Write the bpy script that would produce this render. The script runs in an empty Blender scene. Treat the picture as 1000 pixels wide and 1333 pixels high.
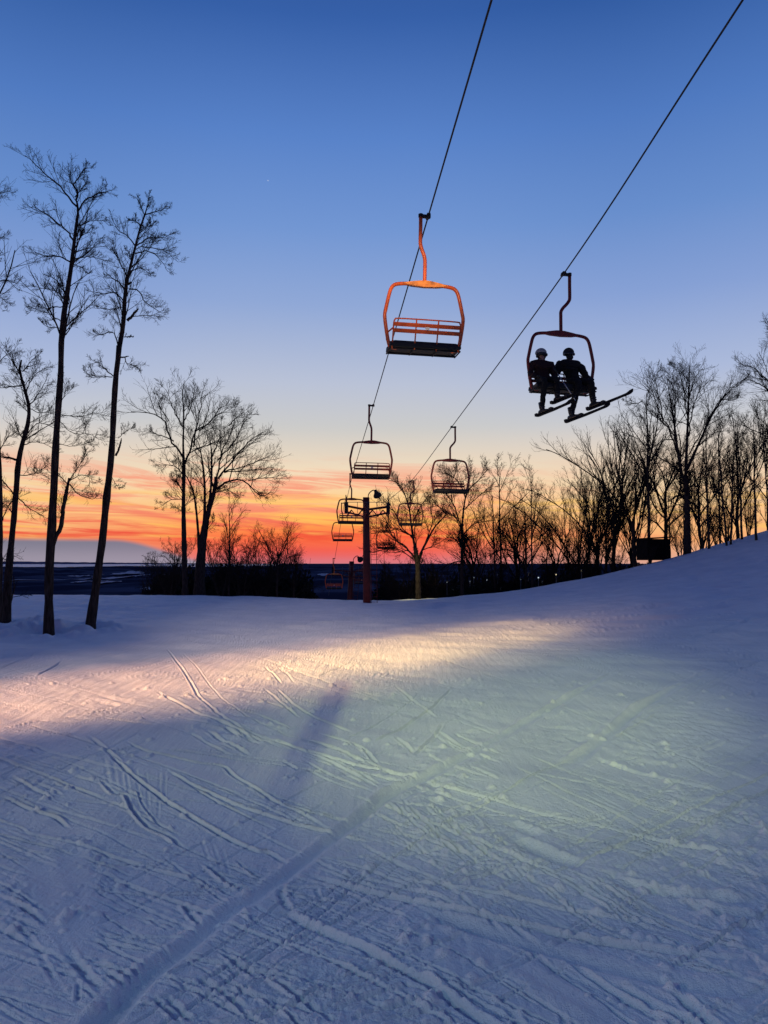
import bpy, math, random
import numpy as np
from mathutils import Vector, Matrix

R = math.radians
scene = bpy.context.scene
C = scene.collection
random.seed(7)

# ------------------------------------------------------------------ camera numbers
F = 952.0
HZ = 732.0
TH = math.atan((HZ - 666.5) / F)
EYE = 1.6
cT, sT = math.cos(TH), math.sin(TH)

def ray(px, py):
    x, u = px - 500.0, 666.5 - py
    return x, F * cT - u * sT, u * cT + F * sT

def at(px, py, Y):
    """point seen at photograph pixel (px, py), Y metres ahead of the viewer"""
    x, y, z = ray(px, py)
    return np.array([x / y * Y, Y, z / y * Y + EYE])

# ------------------------------------------------------------------ noise
def _h(ix, iy, s):
    n = (ix * 374761393 + iy * 668265263 + s * 974634777) & 0xFFFFFFFF
    n = ((n ^ (n >> 13)) * 1274126177) & 0xFFFFFFFF
    n = n ^ (n >> 16)
    return n

def pnoise(x, y, s=0):
    x = np.asarray(x, float); y = np.asarray(y, float)
    x0 = np.floor(x); y0 = np.floor(y)
    fx, fy = x - x0, y - y0
    ix, iy = x0.astype(np.int64), y0.astype(np.int64)
    u = fx * fx * fx * (fx * (fx * 6 - 15) + 10)
    v = fy * fy * fy * (fy * (fy * 6 - 15) + 10)
    def g(dx, dy):
        a = _h(ix + dx, iy + dy, s).astype(float) * (2 * math.pi / 4294967296.0)
        return np.cos(a) * (fx - dx) + np.sin(a) * (fy - dy)
    a, b, c, d = g(0, 0), g(1, 0), g(0, 1), g(1, 1)
    return ((a + (b - a) * u) * (1 - v) + (c + (d - c) * u) * v) * 1.5

def sstep(a, b, x):
    t = np.clip((x - a) / (b - a), 0, 1)
    return t * t * (3 - 2 * t)

# ------------------------------------------------------------------ ground shape
YC = 45.0
_px = np.array([-900, -500, -200, 0, 120, 230, 350, 430, 500, 560, 620, 700, 800, 900, 1000, 1100, 1250, 1500, 1900])
_py = np.array([790, 782, 776, 775, 775, 775.5, 778, 781, 782.5, 780.5, 775.5, 765.5, 748, 725.5, 698.5, 670, 630, 580, 520])
_cx = (_px - 500) / F * YC
_cz = -(_py - HZ) * YC / F + EYE
_gx = np.linspace(-80, 80, 1601)
_gz = np.interp(_gx, _cx, _cz)
_k = np.exp(-(np.arange(-15, 16) / 7.0) ** 2); _k /= _k.sum()
_gz = np.convolve(np.pad(_gz, 15, mode='edge'), _k, 'valid')

def macro(x, y):
    x = np.asarray(x, float); y = np.asarray(y, float)
    zc = np.interp(x, _gx, _gz)
    s = np.clip(y / YC, 0, 1)
    s = s ** 1.35
    over = np.clip(y - YC, 0, None)
    k = 0.034
    lim = 0.33 / k
    drop = np.where(over < lim, 0.5 * k * over ** 2, 0.5 * k * lim ** 2 + k * lim * (over - lim))
    drop = np.minimum(drop, 17 + (over) * 0.12)
    h = zc * s - drop + 0.02 * np.clip(over, 0, 4) * np.clip(zc, 0, 3)
    # bank of pushed snow round the trees at the left edge
    h = h + 0.20 * np.exp(-((x + 9.6) / 2.0) ** 2 - ((y - 19.0) / 2.2) ** 2)
    h = h + 0.10 * np.exp(-((x + 7.2) / 0.9) ** 2 - ((y - 20.5) / 1.2) ** 2)
    # long low swell that carries the lit band
    h = h + 0.05 * pnoise(x / 6.0, y / 6.0, 5) * np.clip(y / 6, 0, 1) * np.clip((60 - y) / 20, 0, 1)
    return h

def ground_at(px, py):
    """where the sight line through a pixel meets the slope"""
    rx, ry, rz = ray(px, py)
    lo = 0.0; Y = 1.0
    prev = 0.5
    Y = 0.5
    while Y < 60:
        if EYE + rz / ry * Y < float(macro(rx / ry * Y, Y)):
            break
        prev = Y; Y *= 1.03
    a, b = prev, Y
    for _ in range(20):
        m = 0.5 * (a + b)
        if EYE + rz / ry * m < float(macro(rx / ry * m, m)): b = m
        else: a = m
    return rx / ry * b, b

# ------------------------------------------------------------------ materials
def new_mat(name):
    m = bpy.data.materials.new(name); m.use_nodes = True
    nt = m.node_tree
    return m, nt, nt.nodes['Principled BSDF']

def nd(nt, t, **kw):
    n = nt.nodes.new(t)
    for k, v in kw.items():
        if k.startswith('i_'):
            n.inputs[k[2:].replace('_', ' ')].default_value = v
        else:
            setattr(n, k, v)
    return n

def paint(name, col, rough=0.5, metal=0.0, var=0.25, scale=6.0, bump=0.15, spec=0.4):
    m, nt, b = new_mat(name)
    tc = nd(nt, 'ShaderNodeTexCoord')
    no = nd(nt, 'ShaderNodeTexNoise'); no.inputs['Scale'].default_value = scale; no.inputs['Detail'].default_value = 8
    nt.links.new(tc.outputs['Object'], no.inputs['Vector'])
    rp = nd(nt, 'ShaderNodeValToRGB')
    rp.color_ramp.elements[0].position = 0.3; rp.color_ramp.elements[1].position = 0.7
    rp.color_ramp.elements[0].color = (*[c * (1 - var) for c in col], 1)
    rp.color_ramp.elements[1].color = (*[min(1, c * (1 + var)) for c in col], 1)
    nt.links.new(no.outputs['Fac'], rp.inputs['Fac'])
    nt.links.new(rp.outputs['Color'], b.inputs['Base Color'])
    b.inputs['Roughness'].default_value = rough
    b.inputs['Metallic'].default_value = metal
    b.inputs['Specular IOR Level'].default_value = spec
    if bump:
        bp = nd(nt, 'ShaderNodeBump'); bp.inputs['Strength'].default_value = bump
        bp.inputs['Distance'].default_value = 0.02
        nt.links.new(no.outputs['Fac'], bp.inputs['Height'])
        nt.links.new(bp.outputs['Normal'], b.inputs['Normal'])
    return m

def bark_mat(name, col):
    m, nt, b = new_mat(name)
    tc = nd(nt, 'ShaderNodeTexCoord')
    mp = nd(nt, 'ShaderNodeMapping'); mp.inputs['Scale'].default_value = (14, 14, 2.5)
    no = nd(nt, 'ShaderNodeTexNoise'); no.inputs['Scale'].default_value = 1.6; no.inputs['Detail'].default_value = 7
    nt.links.new(tc.outputs['Object'], mp.inputs['Vector']); nt.links.new(mp.outputs['Vector'], no.inputs['Vector'])
    rp = nd(nt, 'ShaderNodeValToRGB')
    rp.color_ramp.elements[0].position = 0.35; rp.color_ramp.elements[1].position = 0.65
    rp.color_ramp.elements[0].color = (*[c * 0.45 for c in col], 1)
    rp.color_ramp.elements[1].color = (*[c * 1.5 for c in col], 1)
    nt.links.new(no.outputs['Fac'], rp.inputs['Fac']); nt.links.new(rp.outputs['Color'], b.inputs['Base Color'])
    bp = nd(nt, 'ShaderNodeBump'); bp.inputs['Strength'].default_value = 0.7; bp.inputs['Distance'].default_value = 0.03
    nt.links.new(no.outputs['Fac'], bp.inputs['Height']); nt.links.new(bp.outputs['Normal'], b.inputs['Normal'])
    b.inputs['Roughness'].default_value = 0.95; b.inputs['Specular IOR Level'].default_value = 0.1
    return m

def snow_mat():
    m, nt, b = new_mat('snow')
    tc = nd(nt, 'ShaderNodeTexCoord')
    b.inputs['Roughness'].default_value = 0.62
    b.inputs['Specular IOR Level'].default_value = 0.25
    n0 = nd(nt, 'ShaderNodeTexNoise'); n0.inputs['Scale'].default_value = 1.1; n0.inputs['Detail'].default_value = 5
    rp = nd(nt, 'ShaderNodeValToRGB')
    rp.color_ramp.elements[0].position = 0.3; rp.color_ramp.elements[1].position = 0.72
    rp.color_ramp.elements[0].color = (0.72, 0.735, 0.77, 1); rp.color_ramp.elements[1].color = (0.86, 0.86, 0.87, 1)
    nt.links.new(tc.outputs['Object'], n0.inputs['Vector']); nt.links.new(n0.outputs['Fac'], rp.inputs['Fac'])
    nt.links.new(rp.outputs['Color'], b.inputs['Base Color'])
    # two grains of bump, broken into patches
    def noise(s, d, sc=(1, 1, 1), rotz=0.0):
        mp = nd(nt, 'ShaderNodeMapping'); mp.inputs['Scale'].default_value = sc; mp.inputs['Rotation'].default_value = (0, 0, rotz)
        n = nd(nt, 'ShaderNodeTexNoise'); n.inputs['Scale'].default_value = s; n.inputs['Detail'].default_value = d
        nt.links.new(tc.outputs['Object'], mp.inputs['Vector']); nt.links.new(mp.outputs['Vector'], n.inputs['Vector'])
        return n.outputs['Fac']
    def math_(op, a, c):
        n = nd(nt, 'ShaderNodeMath', operation=op)
        for i, q in enumerate((a, c)):
            if isinstance(q, (int, float)): n.inputs[i].default_value = q
            else: nt.links.new(q, n.inputs[i])
        return n.outputs[0]
    fine = noise(46, 9)
    drag = noise(9.0, 9, (1.0, 0.10, 1.0), 0.85)       # skidded edges running across the fall line
    drag2 = noise(8.0, 9, (1.0, 0.09, 1.0), -1.1)
    clump = noise(9, 8)
    patch = noise(0.8, 3)
    pr = nd(nt, 'ShaderNodeMapRange'); pr.inputs['From Min'].default_value = 0.42; pr.inputs['From Max'].default_value = 0.6
    nt.links.new(patch, pr.inputs['Value'])
    h = math_('ADD', math_('MULTIPLY', fine, 0.28), math_('MULTIPLY', drag, .6))
    h = math_('ADD', h, math_('MULTIPLY', drag2, 0.4))
    h = math_('ADD', h, math_('MULTIPLY', math_('MULTIPLY', clump, pr.outputs[0]), 0.6))
    bp = nd(nt, 'ShaderNodeBump'); bp.inputs['Strength'].default_value = 0.8; bp.inputs['Distance'].default_value = 0.04
    nt.links.new(h, bp.inputs['Height'])
    grain = noise(170, 4)
    b2 = nd(nt, 'ShaderNodeBump'); b2.inputs['Strength'].default_value = 0.9; b2.inputs['Distance'].default_value = 0.007
    nt.links.new(grain, b2.inputs['Height']); nt.links.new(bp.outputs['Normal'], b2.inputs['Normal']); nt.links.new(b2.outputs['Normal'], b.inputs['Normal'])
    return m

M = {}
M['snow'] = snow_mat()
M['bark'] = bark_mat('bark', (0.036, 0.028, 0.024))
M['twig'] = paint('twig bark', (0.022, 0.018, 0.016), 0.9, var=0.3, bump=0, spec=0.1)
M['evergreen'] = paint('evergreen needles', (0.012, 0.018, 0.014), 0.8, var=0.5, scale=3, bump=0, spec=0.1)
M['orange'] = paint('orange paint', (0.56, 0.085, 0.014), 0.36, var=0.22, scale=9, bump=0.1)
M['gusset'] = paint('light orange paint', (0.62, 0.20, 0.04), 0.35, var=0.4, scale=16, bump=0.2)  # lighter and yellower than the frame paint, more strongly mottled
M['shaded_orange'] = paint('orange paint darkened as in shade', (0.15, 0.013, 0.010), 0.5, var=0.25, scale=9, bump=0.1)  # same chair paint, backlit shade put into its colour
M['black'] = paint('black rubber', (0.012, 0.012, 0.013), 0.7, var=0.3, bump=0.2)
M['steel'] = paint('galvanised steel', (0.14, 0.14, 0.15), 0.45, 0.8, var=0.2, bump=0.1)
M['rope'] = paint('greased wire rope', (0.025, 0.025, 0.03), 0.55, 0.6, var=0.3, scale=40, bump=0.3)
M['tower_red'] = paint('tower red paint', (0.10, 0.013, 0.010), 0.6, var=0.35, scale=4, bump=0.15)
M['white_plate'] = paint('white plate', (0.75, 0.72, 0.66), 0.5, var=0.1, bump=0)
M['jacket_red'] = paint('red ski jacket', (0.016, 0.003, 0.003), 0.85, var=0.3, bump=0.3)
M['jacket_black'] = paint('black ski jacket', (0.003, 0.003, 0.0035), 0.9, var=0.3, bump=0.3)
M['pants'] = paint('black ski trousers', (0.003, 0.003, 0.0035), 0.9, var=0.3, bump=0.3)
M['skin'] = paint('skin', (0.32, 0.17, 0.12), 0.55, var=0.12, bump=0)
M['helmet'] = paint('pale grey helmet', (0.30, 0.31, 0.30), 0.7, spec=.2, var=0.1, bump=0)
M['cap'] = paint('dark knit cap', (0.012, 0.011, 0.012), 0.9, var=0.3, scale=30, bump=0.5)
M['goggle'] = paint('goggle lens', (0.015, 0.015, 0.02), 0.15, var=0.05, bump=0)
M['boot'] = paint('ski boot', (0.015, 0.015, 0.018), 0.35, var=0.2, bump=0)
M['ski'] = paint('ski topsheet', (0.006, 0.006, 0.008), 0.85, var=0.3, spec=.1, bump=0)
M['pole_alu'] = paint('aluminium pole', (0.45, 0.45, 0.47), 0.35, 0.7, var=0.1, bump=0)
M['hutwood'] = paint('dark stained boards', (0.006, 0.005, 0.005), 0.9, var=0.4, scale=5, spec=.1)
M['concrete'] = paint('concrete', (0.25, 0.24, 0.23), 0.9, var=0.2)
M['wood'] = paint('weathered wood', (0.12, 0.08, 0.05), 0.85, var=0.35)

def emit_mat(name, col, s):
    m, nt, b = new_mat(name)
    b.inputs['Base Color'].default_value = (0.1, 0.1, 0.1, 1)
    b.inputs['Emission Color'].default_value = (*col, 1); b.inputs['Emission Strength'].default_value = s
    return m
M['lit_cool'] = emit_mat('cool lamp glass', (0.75, 0.88, 1.0), .9)
M['lit_warm'] = emit_mat('warm lamp glass', (1.0, 0.82, 0.5), .8)
M['lens_y'] = emit_mat('yellow flood lens', (1.0, 0.75, 0.35), 4)
M['lens_g'] = emit_mat('pale flood lens', (0.8, 1.0, 0.85), 4)

# ------------------------------------------------------------------ mesh building
class MB:
    def __init__(s):
        s.v = []; s.f = []; s.m = []; s.n = 0
    def add(s, v, f, mi=0):
        s.v.append(np.asarray(v, float).reshape(-1, 3))
        for q in f: s.f.append([i + s.n for i in q]); s.m.append(mi)
        s.n += len(v)
    def box(s, c, d, rot=None, mi=0):
        c = np.array(c, float); d = np.array(d, float) / 2
        k = np.array([[-1,-1,-1],[1,-1,-1],[1,1,-1],[-1,1,-1],[-1,-1,1],[1,-1,1],[1,1,1],[-1,1,1]]) * d
        if rot is not None: k = k @ np.array(rot.to_3x3()).T
        s.add(k + c, [(0,3,2,1),(4,5,6,7),(0,1,5,4),(1,2,6,5),(2,3,7,6),(3,0,4,7)], mi)
    def tube(s, pts, r, sides=8, smooth=0, mi=0, cap=True):
        P = np.array(pts, float)
        rr = np.full(len(P), r, float) if np.isscalar(r) else np.array(r, float)
        if smooth: 
            P, rr = spline(P, smooth, rr)
        v, f = tube_arrays(P[None], rr[None], sides)
        f = [tuple(q) for q in f.tolist()]
        n = len(P)
        if cap:
            f.append(tuple(range(sides))[::-1]); f.append(tuple(range((n-1)*sides, n*sides)))
        s.add(v, f, mi)
    def prism(s, outline, y0, y1, axis=1, mi=0):
        """closed outline of 2-d points pushed along an axis"""
        n = len(outline); v = []
        for t in (y0, y1):
            for a, b in outline:
                v.append((a, t, b) if axis == 1 else ((t, a, b) if axis == 0 else (a, b, t)))
        f = [tuple(range(n)), tuple(range(2*n-1, n-1, -1))]
        f += [(i, i+n, (i+1) % n + n, (i+1) % n) for i in range(n)]
        s.add(v, f, mi)
    def ell(s, c, r, nu=14, nv=9, mi=0, zmin=-1.0):
        v = []; f = []
        for j in range(nv + 1):
            ph = math.pi * j / nv
            for i in range(nu):
                a = 2 * math.pi * i / nu
                z = max(math.cos(ph), zmin)
                v.append((c[0] + r[0]*math.sin(ph)*math.cos(a), c[1] + r[1]*math.sin(ph)*math.sin(a), c[2] + r[2]*z))
        for j in range(nv):
            for i in range(nu):
                f.append((j*nu+i, (j+1)*nu+i, (j+1)*nu+(i+1) % nu, j*nu+(i+1) % nu))
        s.add(v, f, mi)
    def build(s, name, mats, parent=None, smooth=True, bevel=0.0):
        me = bpy.data.meshes.new(name)
        V = np.concatenate(s.v) if s.v else np.zeros((0, 3))
        me.from_pydata(V.tolist(), [], s.f)
        for m in (mats if isinstance(mats, (list, tuple)) else [mats]): me.materials.append(m)
        if any(s.m): me.polygons.foreach_set('material_index', s.m)
        me.polygons.foreach_set('use_smooth', [bool(smooth)] * len(s.f))
        me.validate(); me.update()
        o = bpy.data.objects.new(name, me); C.objects.link(o)
        if parent: o.parent = parent
        if bevel:
            b = o.modifiers.new('bevel', 'BEVEL'); b.width = bevel; b.segments = 2; b.limit_method = 'ANGLE'
        return o

def spline(P, k, rr=None):
    P = np.asarray(P, float); n = len(P)
    E = np.vstack([2*P[0]-P[1], P, 2*P[-1]-P[-2]])
    out = []; ro = []
    for i in range(n - 1):
        p0, p1, p2, p3 = E[i], E[i+1], E[i+2], E[i+3]
        for j in range(k):
            t = j / k
            out.append(0.5*((2*p1)+(-p0+p2)*t+(2*p0-5*p1+4*p2-p3)*t*t+(-p0+3*p1-3*p2+p3)*t**3))
            if rr is not None: ro.append(rr[i]*(1-t)+rr[i+1]*t)
    out.append(P[-1])
    if rr is None: return np.array(out)
    ro.append(rr[-1])
    return np.array(out), np.array(ro)

def tube_arrays(P, Rr, sides):
    """P (N,n,3), Rr (N,n) -> verts, quad faces"""
    N, n, _ = P.shape
    T = np.empty_like(P)
    T[:, 1:-1] = P[:, 2:] - P[:, :-2]; T[:, 0] = P[:, 1] - P[:, 0]; T[:, -1] = P[:, -1] - P[:, -2]
    T /= np.linalg.norm(T, axis=2, keepdims=True) + 1e-12
    mean = P[:, -1] - P[:, 0]
    mean = mean / (np.linalg.norm(mean, axis=1, keepdims=True) + 1e-12)
    ref = np.where(np.abs(mean[:, 2:3]) > 0.8, np.array([[1.0, 0.13, 0.0]]), np.array([[0.05, 0.1, 1.0]]))
    ref = np.repeat(ref[:, None, :], n, axis=1)
    U = np.cross(T, ref); U /= np.linalg.norm(U, axis=2, keepdims=True) + 1e-12
    W = np.cross(T, U)
    a = np.arange(sides) * 2 * math.pi / sides
    V = (P[:, :, None, :] + Rr[:, :, None, None] * (np.cos(a)[None, None, :, None] * U[:, :, None, :] + np.sin(a)[None, None, :, None] * W[:, :, None, :]))
    V = V.reshape(-1, 3)
    base = (np.arange(N) * n * sides)[:, None, None] + (np.arange(n - 1) * sides)[None, :, None] + np.arange(sides)[None, None, :]
    nxt = (np.arange(N) * n * sides)[:, None, None] + (np.arange(n - 1) * sides)[None, :, None] + ((np.arange(sides) + 1) % sides)[None, None, :]
    Fq = np.stack([base, nxt, nxt + sides, base + sides], axis=-1).reshape(-1, 4)
    return V, Fq

def mesh_from_arrays(name, V, Fq, mat, smooth=True):
    me = bpy.data.meshes.new(name)
    me.vertices.add(len(V)); me.vertices.foreach_set('co', V.astype(np.float32).ravel())
    k = Fq.shape[1]
    me.loops.add(Fq.size); me.loops.foreach_set('vertex_index', Fq.astype(np.int32).ravel())
    me.polygons.add(len(Fq))
    me.polygons.foreach_set('loop_start', np.arange(0, Fq.size, k, dtype=np.int32))
    me.polygons.foreach_set('use_smooth', np.full(len(Fq), smooth, dtype=bool))
    me.update(calc_edges=True)
    me.materials.append(mat)
    return me

def empty(name, loc=(0, 0, 0), rz=0.0):
    o = bpy.data.objects.new(name, None); C.objects.link(o)
    o.empty_display_size = 0.3
    o.location = loc; o.rotation_euler = (0, 0, rz)
    return o

def tag(o, label=None, cat=None, group=None, kind=None):
    if label: o['label'] = label
    if cat: o['category'] = cat
    if group: o['group'] = group
    if kind: o['kind'] = kind
    return o

def link(name, me, parent=None):
    o = bpy.data.objects.new(name, me); C.objects.link(o)
    if parent: o.parent = parent
    return o

def copy_tree(o, parent=None):
    c = o.copy(); C.objects.link(c); c.parent = parent
    for ch in list(o.children): copy_tree(ch, c)
    return c

# ------------------------------------------------------------------ snow slope
def build_snow():
    az = np.concatenate([np.linspace(-180, -60, 40, endpoint=False), np.linspace(-60, -34, 160, endpoint=False),
                         np.linspace(-34, 34, 1500, endpoint=False), np.linspace(34, 60, 160, endpoint=False), np.linspace(60, 180, 40, endpoint=False)])
    az = np.radians(az)
    rs = [0.02, 0.25, 0.5, 0.8, 1.1, 1.4, 1.7, 1.95, 2.1]
    r = 2.2
    while r < 75:
        rs.append(r)
        r += min(max(0.62 * r * r / 1170.0, 0.0034), 0.36)
    while r < 160: rs.append(r); r *= 1.06
    rs = np.array(rs)
    NR, NA = len(rs), len(az)
    A, Q = np.meshgrid(az, rs)
    X = Q * np.sin(A); Y = Q * np.cos(A)
    Z = macro(X, Y)
    x, y, q = X.ravel(), Y.ravel(), Q.ravel()
    dr = np.clip(0.62 * q * q / 1170, 0.0034, 0.4)
    z = np.zeros_like(x)
    front = (y > 0.5) & (q < 50)
    def octv(scale, amp, seed, ax=1.0, rot=0.0, ridge=False):
        w = np.clip((scale / dr - 2.0) / 3.0, 0, 1)
        idx = np.nonzero(front & (w > 0))[0]
        c, s_ = math.cos(rot), math.sin(rot)
        u = (x[idx] * c + y[idx] * s_) / scale; v = (-x[idx] * s_ + y[idx] * c) / (scale * ax)
        n = pnoise(u, v, seed)
        if ridge: n = 0.5 - np.abs(n)
        return idx, n * amp * w[idx]
    for sc, am, sd, ax, rt in ((2.6, .040, 1, 1.4, .5), (0.9, .022, 2, 1.6, .7), (0.38, .009, 3, 2.2, .8), (.17, .0035, 4, 2.6, .75)):
        i, n = octv(sc, am, sd, ax, rt); z[i] += n
    # churned patches of clods
    mask = sstep(-0.05, 0.35, pnoise(x / 1.5, y / 2.2, 21) + 0.45 * pnoise(x / .5, y / .6, 22))
    for sc, am, sd, ax, rt in ((0.21, .024, 11, 1.6, .9), (0.10, .015, 12, 1.6, -.4), (0.05, .010, 13, 1.3, .2), (.026, .006, 14, 1, 0)):
        i, n = octv(sc, am, sd, ax, rt, True); z[i] += n * mask[i]
    i, n = octv(.045, .0038, 15); z[i] += n
    i, n = octv(.02, .0010, 16); z[i] += n
    # ---- tracks: each is a list of photo pixels lying on the snow, with width, depth, ridge height
    tracks = []
    def tr(pts, w=.03, d=.012, rl=.006, rr=.006, bumpy=0.0):
        tracks.append((pts, w, d * 1.05, rl * 1.15, rr * 1.15, bumpy * .7 + .05))
    # tile helpers: coordinates read off enlargements of the photograph
    t1 = lambda *p: [(a / 2.941, 780 + b / 2.941) for a, b in p]
    t2 = lambda *p: [(330 + a / 2.941, 780 + b / 2.941) for a, b in p]
    t3 = lambda *p: [(660 + a / 2.941, 780 + b / 2.941) for a, b in p]
    t4 = lambda *p: [(a / 2.941, 980 + b / 2.941) for a, b in p]
    t5 = lambda *p: [(330 + a / 2.941, 980 + b / 2.941) for a, b in p]
    t6 = lambda *p: [(660 + a / 2.941, 980 + b / 2.941) for a, b in p]
    # main ditch
    tr([(808, 870), (760, 898), (690, 938), (620, 978), (560, 1010), (514, 1033), (480, 1056)], .055, .016, .002, .010)
    tr([(535, 1022), (514, 1033), (446, 1079), (384, 1126), (330, 1164), (306, 1176), (238, 1232), (190, 1269), (150, 1313), (120, 1345), (60, 1420)], .050, .036, .003, .008)
    tr(t3((805, 262), (640, 340), (500, 430), (400, 510), (300, 590), (220, 650)), .06, .018, .002, .012)
    tr(t2((50, 530), (180, 580)) + t5((220, 0), (400, 50), (600, 95), (700, 130), (850, 165), (1000, 205)) + t6((150, 235), (400, 290), (600, 345), (800, 385), (1000, 420)), .03, .020, .010, .006)
    tr(t1((640, 190), (720, 300), (770, 380), (870, 470), (1000, 530)) + t2((150, 570), (320, 640)) + t5((400, 100), (490, 155)), .028, .016, .010, .008)
    tr(t4((410, 0), (450, 50), (500, 95), (560, 140), (660, 210), (760, 265), (880, 325), (980, 365)) + t5((60, 370), (160, 430)), .022, .022, .014, .006)
    tr(t5((170, 440), (300, 485), (450, 525), (560, 555), (760, 600), (1000, 640)) + t6((200, 675), (400, 710), (650, 745), (1000, 795)), .03, .018, .014, .004)
    tr(t5((560, 580), (700, 622), (850, 662), (1000, 700)) + t6((150, 735), (300, 775), (450, 815), (600, 850), (800, 885), (1000, 915), (1100, 940)), .055, .038, .006, .012, .4)
    tr(t5((35, 570), (130, 600), (200, 640), (330, 700), (430, 745), (520, 800), (640, 850), (730, 910), (850, 980), (960, 1038), (1100, 1120)), .034, .028, .016, .004, .2)
    tr(t5((170, 450), (110, 490), (110, 540), (150, 600)), .03, .012, .008, .004)
    tr(t4((620, 70), (750, 140), (880, 195), (990, 230)) + t5((150, 265), (320, 305), (380, 320), (500, 345)), .022, .018, .012, .005)
    tr(t5((380, 320), (480, 380), (620, 450), (760, 520), (1000, 580)), .02, .010, .006, .004)
    tr(t1((330, 520), (400, 570), (460, 640)) + t4((450, 50),), .02, .014, .010, .004)
    tr(t4((380, 100), (430, 155), (480, 165), (500, 210), (560, 275), (640, 310), (700, 350), (770, 375)), .022, .020, .004, .014, .4)
    tr(t4((780, 400), (860, 470), (950, 515)), .022, .018, .003, .014, .3)
    for a, b in (((395, 10), (420, 150)), ((425, 10), (448, 155)), ((455, 30), (475, 160)), ((482, 80), (500, 200)), ((520, 60), (540, 250)), ((557, 70), (575, 270)), ((612, 60), (605, 280)),
                 ((635, 70), (625, 230)), ((770, 320), (800, 400)), ((815, 330), (848, 440)), ((850, 350), (882, 465))):
        tr(t4(a, b), .010, .003, .0015, .001)
    for k in range(0):
        tr(t1((230 + k * 14, 545), (255 + k * 16, 600), (340 + k * 13, 646)), .012, .007, .005, .003)
    tr(t4((0, 160), (60, 190), (130, 220), (210, 245), (270, 290)), .02, .016, .014, .004)
    tr(t4((30, 90), (110, 130), (170, 155), (200, 185)), .02, .014, .012, .004)
    tr(t4((0, 540), (100, 600), (200, 660), (270, 760), (330, 850), (400, 930), (430, 980)), .03, .014, .008, .006, .3)
    tr(t4((100, 380), (190, 480), (230, 640), (300, 800)), .07, .010, .002, .002)
    tr(t4((270, 330), (300, 520), (300, 680), (330, 800)), .07, .010, .002, .002)
    tr(t1((470, 540), (560, 580), (640, 600), (750, 630), (850, 645)) + t4((900, 100), (1000, 160)) + t5((100, 200), (200, 240), (300, 295)), .022, .015, .010, .006)
    for p in (((530, 190), (640, 300), (800, 390), (920, 460)), ((560, 180), (680, 300), (830, 400)), ((600, 220), (720, 330), (850, 410), (980, 500)), ((640, 210), (800, 320), (1000, 460)),
              ((700, 230), (860, 370), (1000, 440)), ((450, 230), (560, 280), (620, 300)), ((490, 190), (600, 270)), ((180, 30), (330, 110), (480, 170)), ((250, 0), (420, 90), (500, 150)),
              ((330, 60), (440, 110), (520, 140)), ((360, 0), (440, 50)), ((100, 30), (180, 80)), ((260, 380), (420, 430), (640, 520)), ((200, 410), (420, 490), (600, 540)), ((650, 0), (760, 60), (900, 110)), ((820, 60), (950, 120))):
        tr(t5(*p), .016, .010, .007, .004)
    for p in (((0, 430), (150, 520), (300, 610), (450, 690)), ((0, 390), (200, 490), (400, 600), (600, 680)), ((100, 430), (300, 530), (500, 640), (700, 700)), ((330, 480), (500, 570), (700, 650), (1000, 750)),
              ((370, 570), (480, 640), (600, 680)), ((60, 470), (240, 590), (330, 640)), ((200, 470), (420, 590), (560, 670)), ((260, 470), (460, 600), (700, 690)), ((420, 560), (640, 660), (1000, 770)),
              ((0, 50), (200, 150), (420, 240), (600, 330), (850, 390)), ((60, 0), (300, 110), (480, 190), (700, 260), (1000, 340)), ((480, 190), (700, 270), (850, 320)),
              ((700, 340), (1000, 400)), ((500, 330), (700, 430), (860, 530)), ((780, 440), (1000, 490)), ((690, 20), (860, 80), (1000, 130)), ((560, 60), (760, 130), (1000, 230)), ((100, 300), (400, 360), (600, 430)),
              ((0, 640), (300, 690), (600, 735)), ((700, 690), (1000, 760)), ((100, 690), (400, 720), (700, 790), (1000, 860)), ((450, 730), (700, 800), (1000, 880))):
        tr(t6(*p), .014, .010, .007, .004)
    tr(t6((300, 10), (500, 80), (700, 130), (850, 180)), .04, .02, .006, .006)
    tr(t6((0, 320), (100, 370), (200, 410), (330, 445)), .06, .02, .012, .004, .5)
    tr(t6((0, 265), (60, 290), (120, 325)), .05, .02, .012, .004, .8)
    tr(t6((380, 490), (560, 530), (700, 550), (820, 550), (1000, 580)), .04, .022, .016, .004, .7)
    tr(t6((640, 570), (800, 605), (1000, 625)), .04, .022, .014, .006, .8)
    tr(t6((0, 760), (150, 860), (300, 940), (420, 1010)), .05, .018, .006, .008)
    tr(t6((400, 850), (560, 930), (700, 1000), (780, 1050)), .03, .014, .008, .006)
    tr(t6((640, 880), (720, 960), (850, 1050)), .035, .02, .008, .008)
    tr(t6((0, 930), (60, 1038), (90, 1100)), .03, .012, .008, .006)
    for p in (((100, 180), (500, 190), (650, 195), (1000, 215)), ((560, 230), (750, 240), (1000, 250)), ((250, 250), (600, 265), (1000, 275)), ((500, 275), (1000, 290)), ((120, 190), (380, 205), (600, 235)),
              ((0, 115), (200, 95), (450, 70), (650, 40), (870, 10)), ((660, 160), (800, 120), (950, 75)), ((560, 250), (1000, 262)), ((60, 205), (330, 215)), ((0, 90), (300, 60), (600, 20)), ((300, 130), (600, 90), (900, 40))):
        tr(t3(*p), .05, .022, .014, .010, .5)
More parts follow.
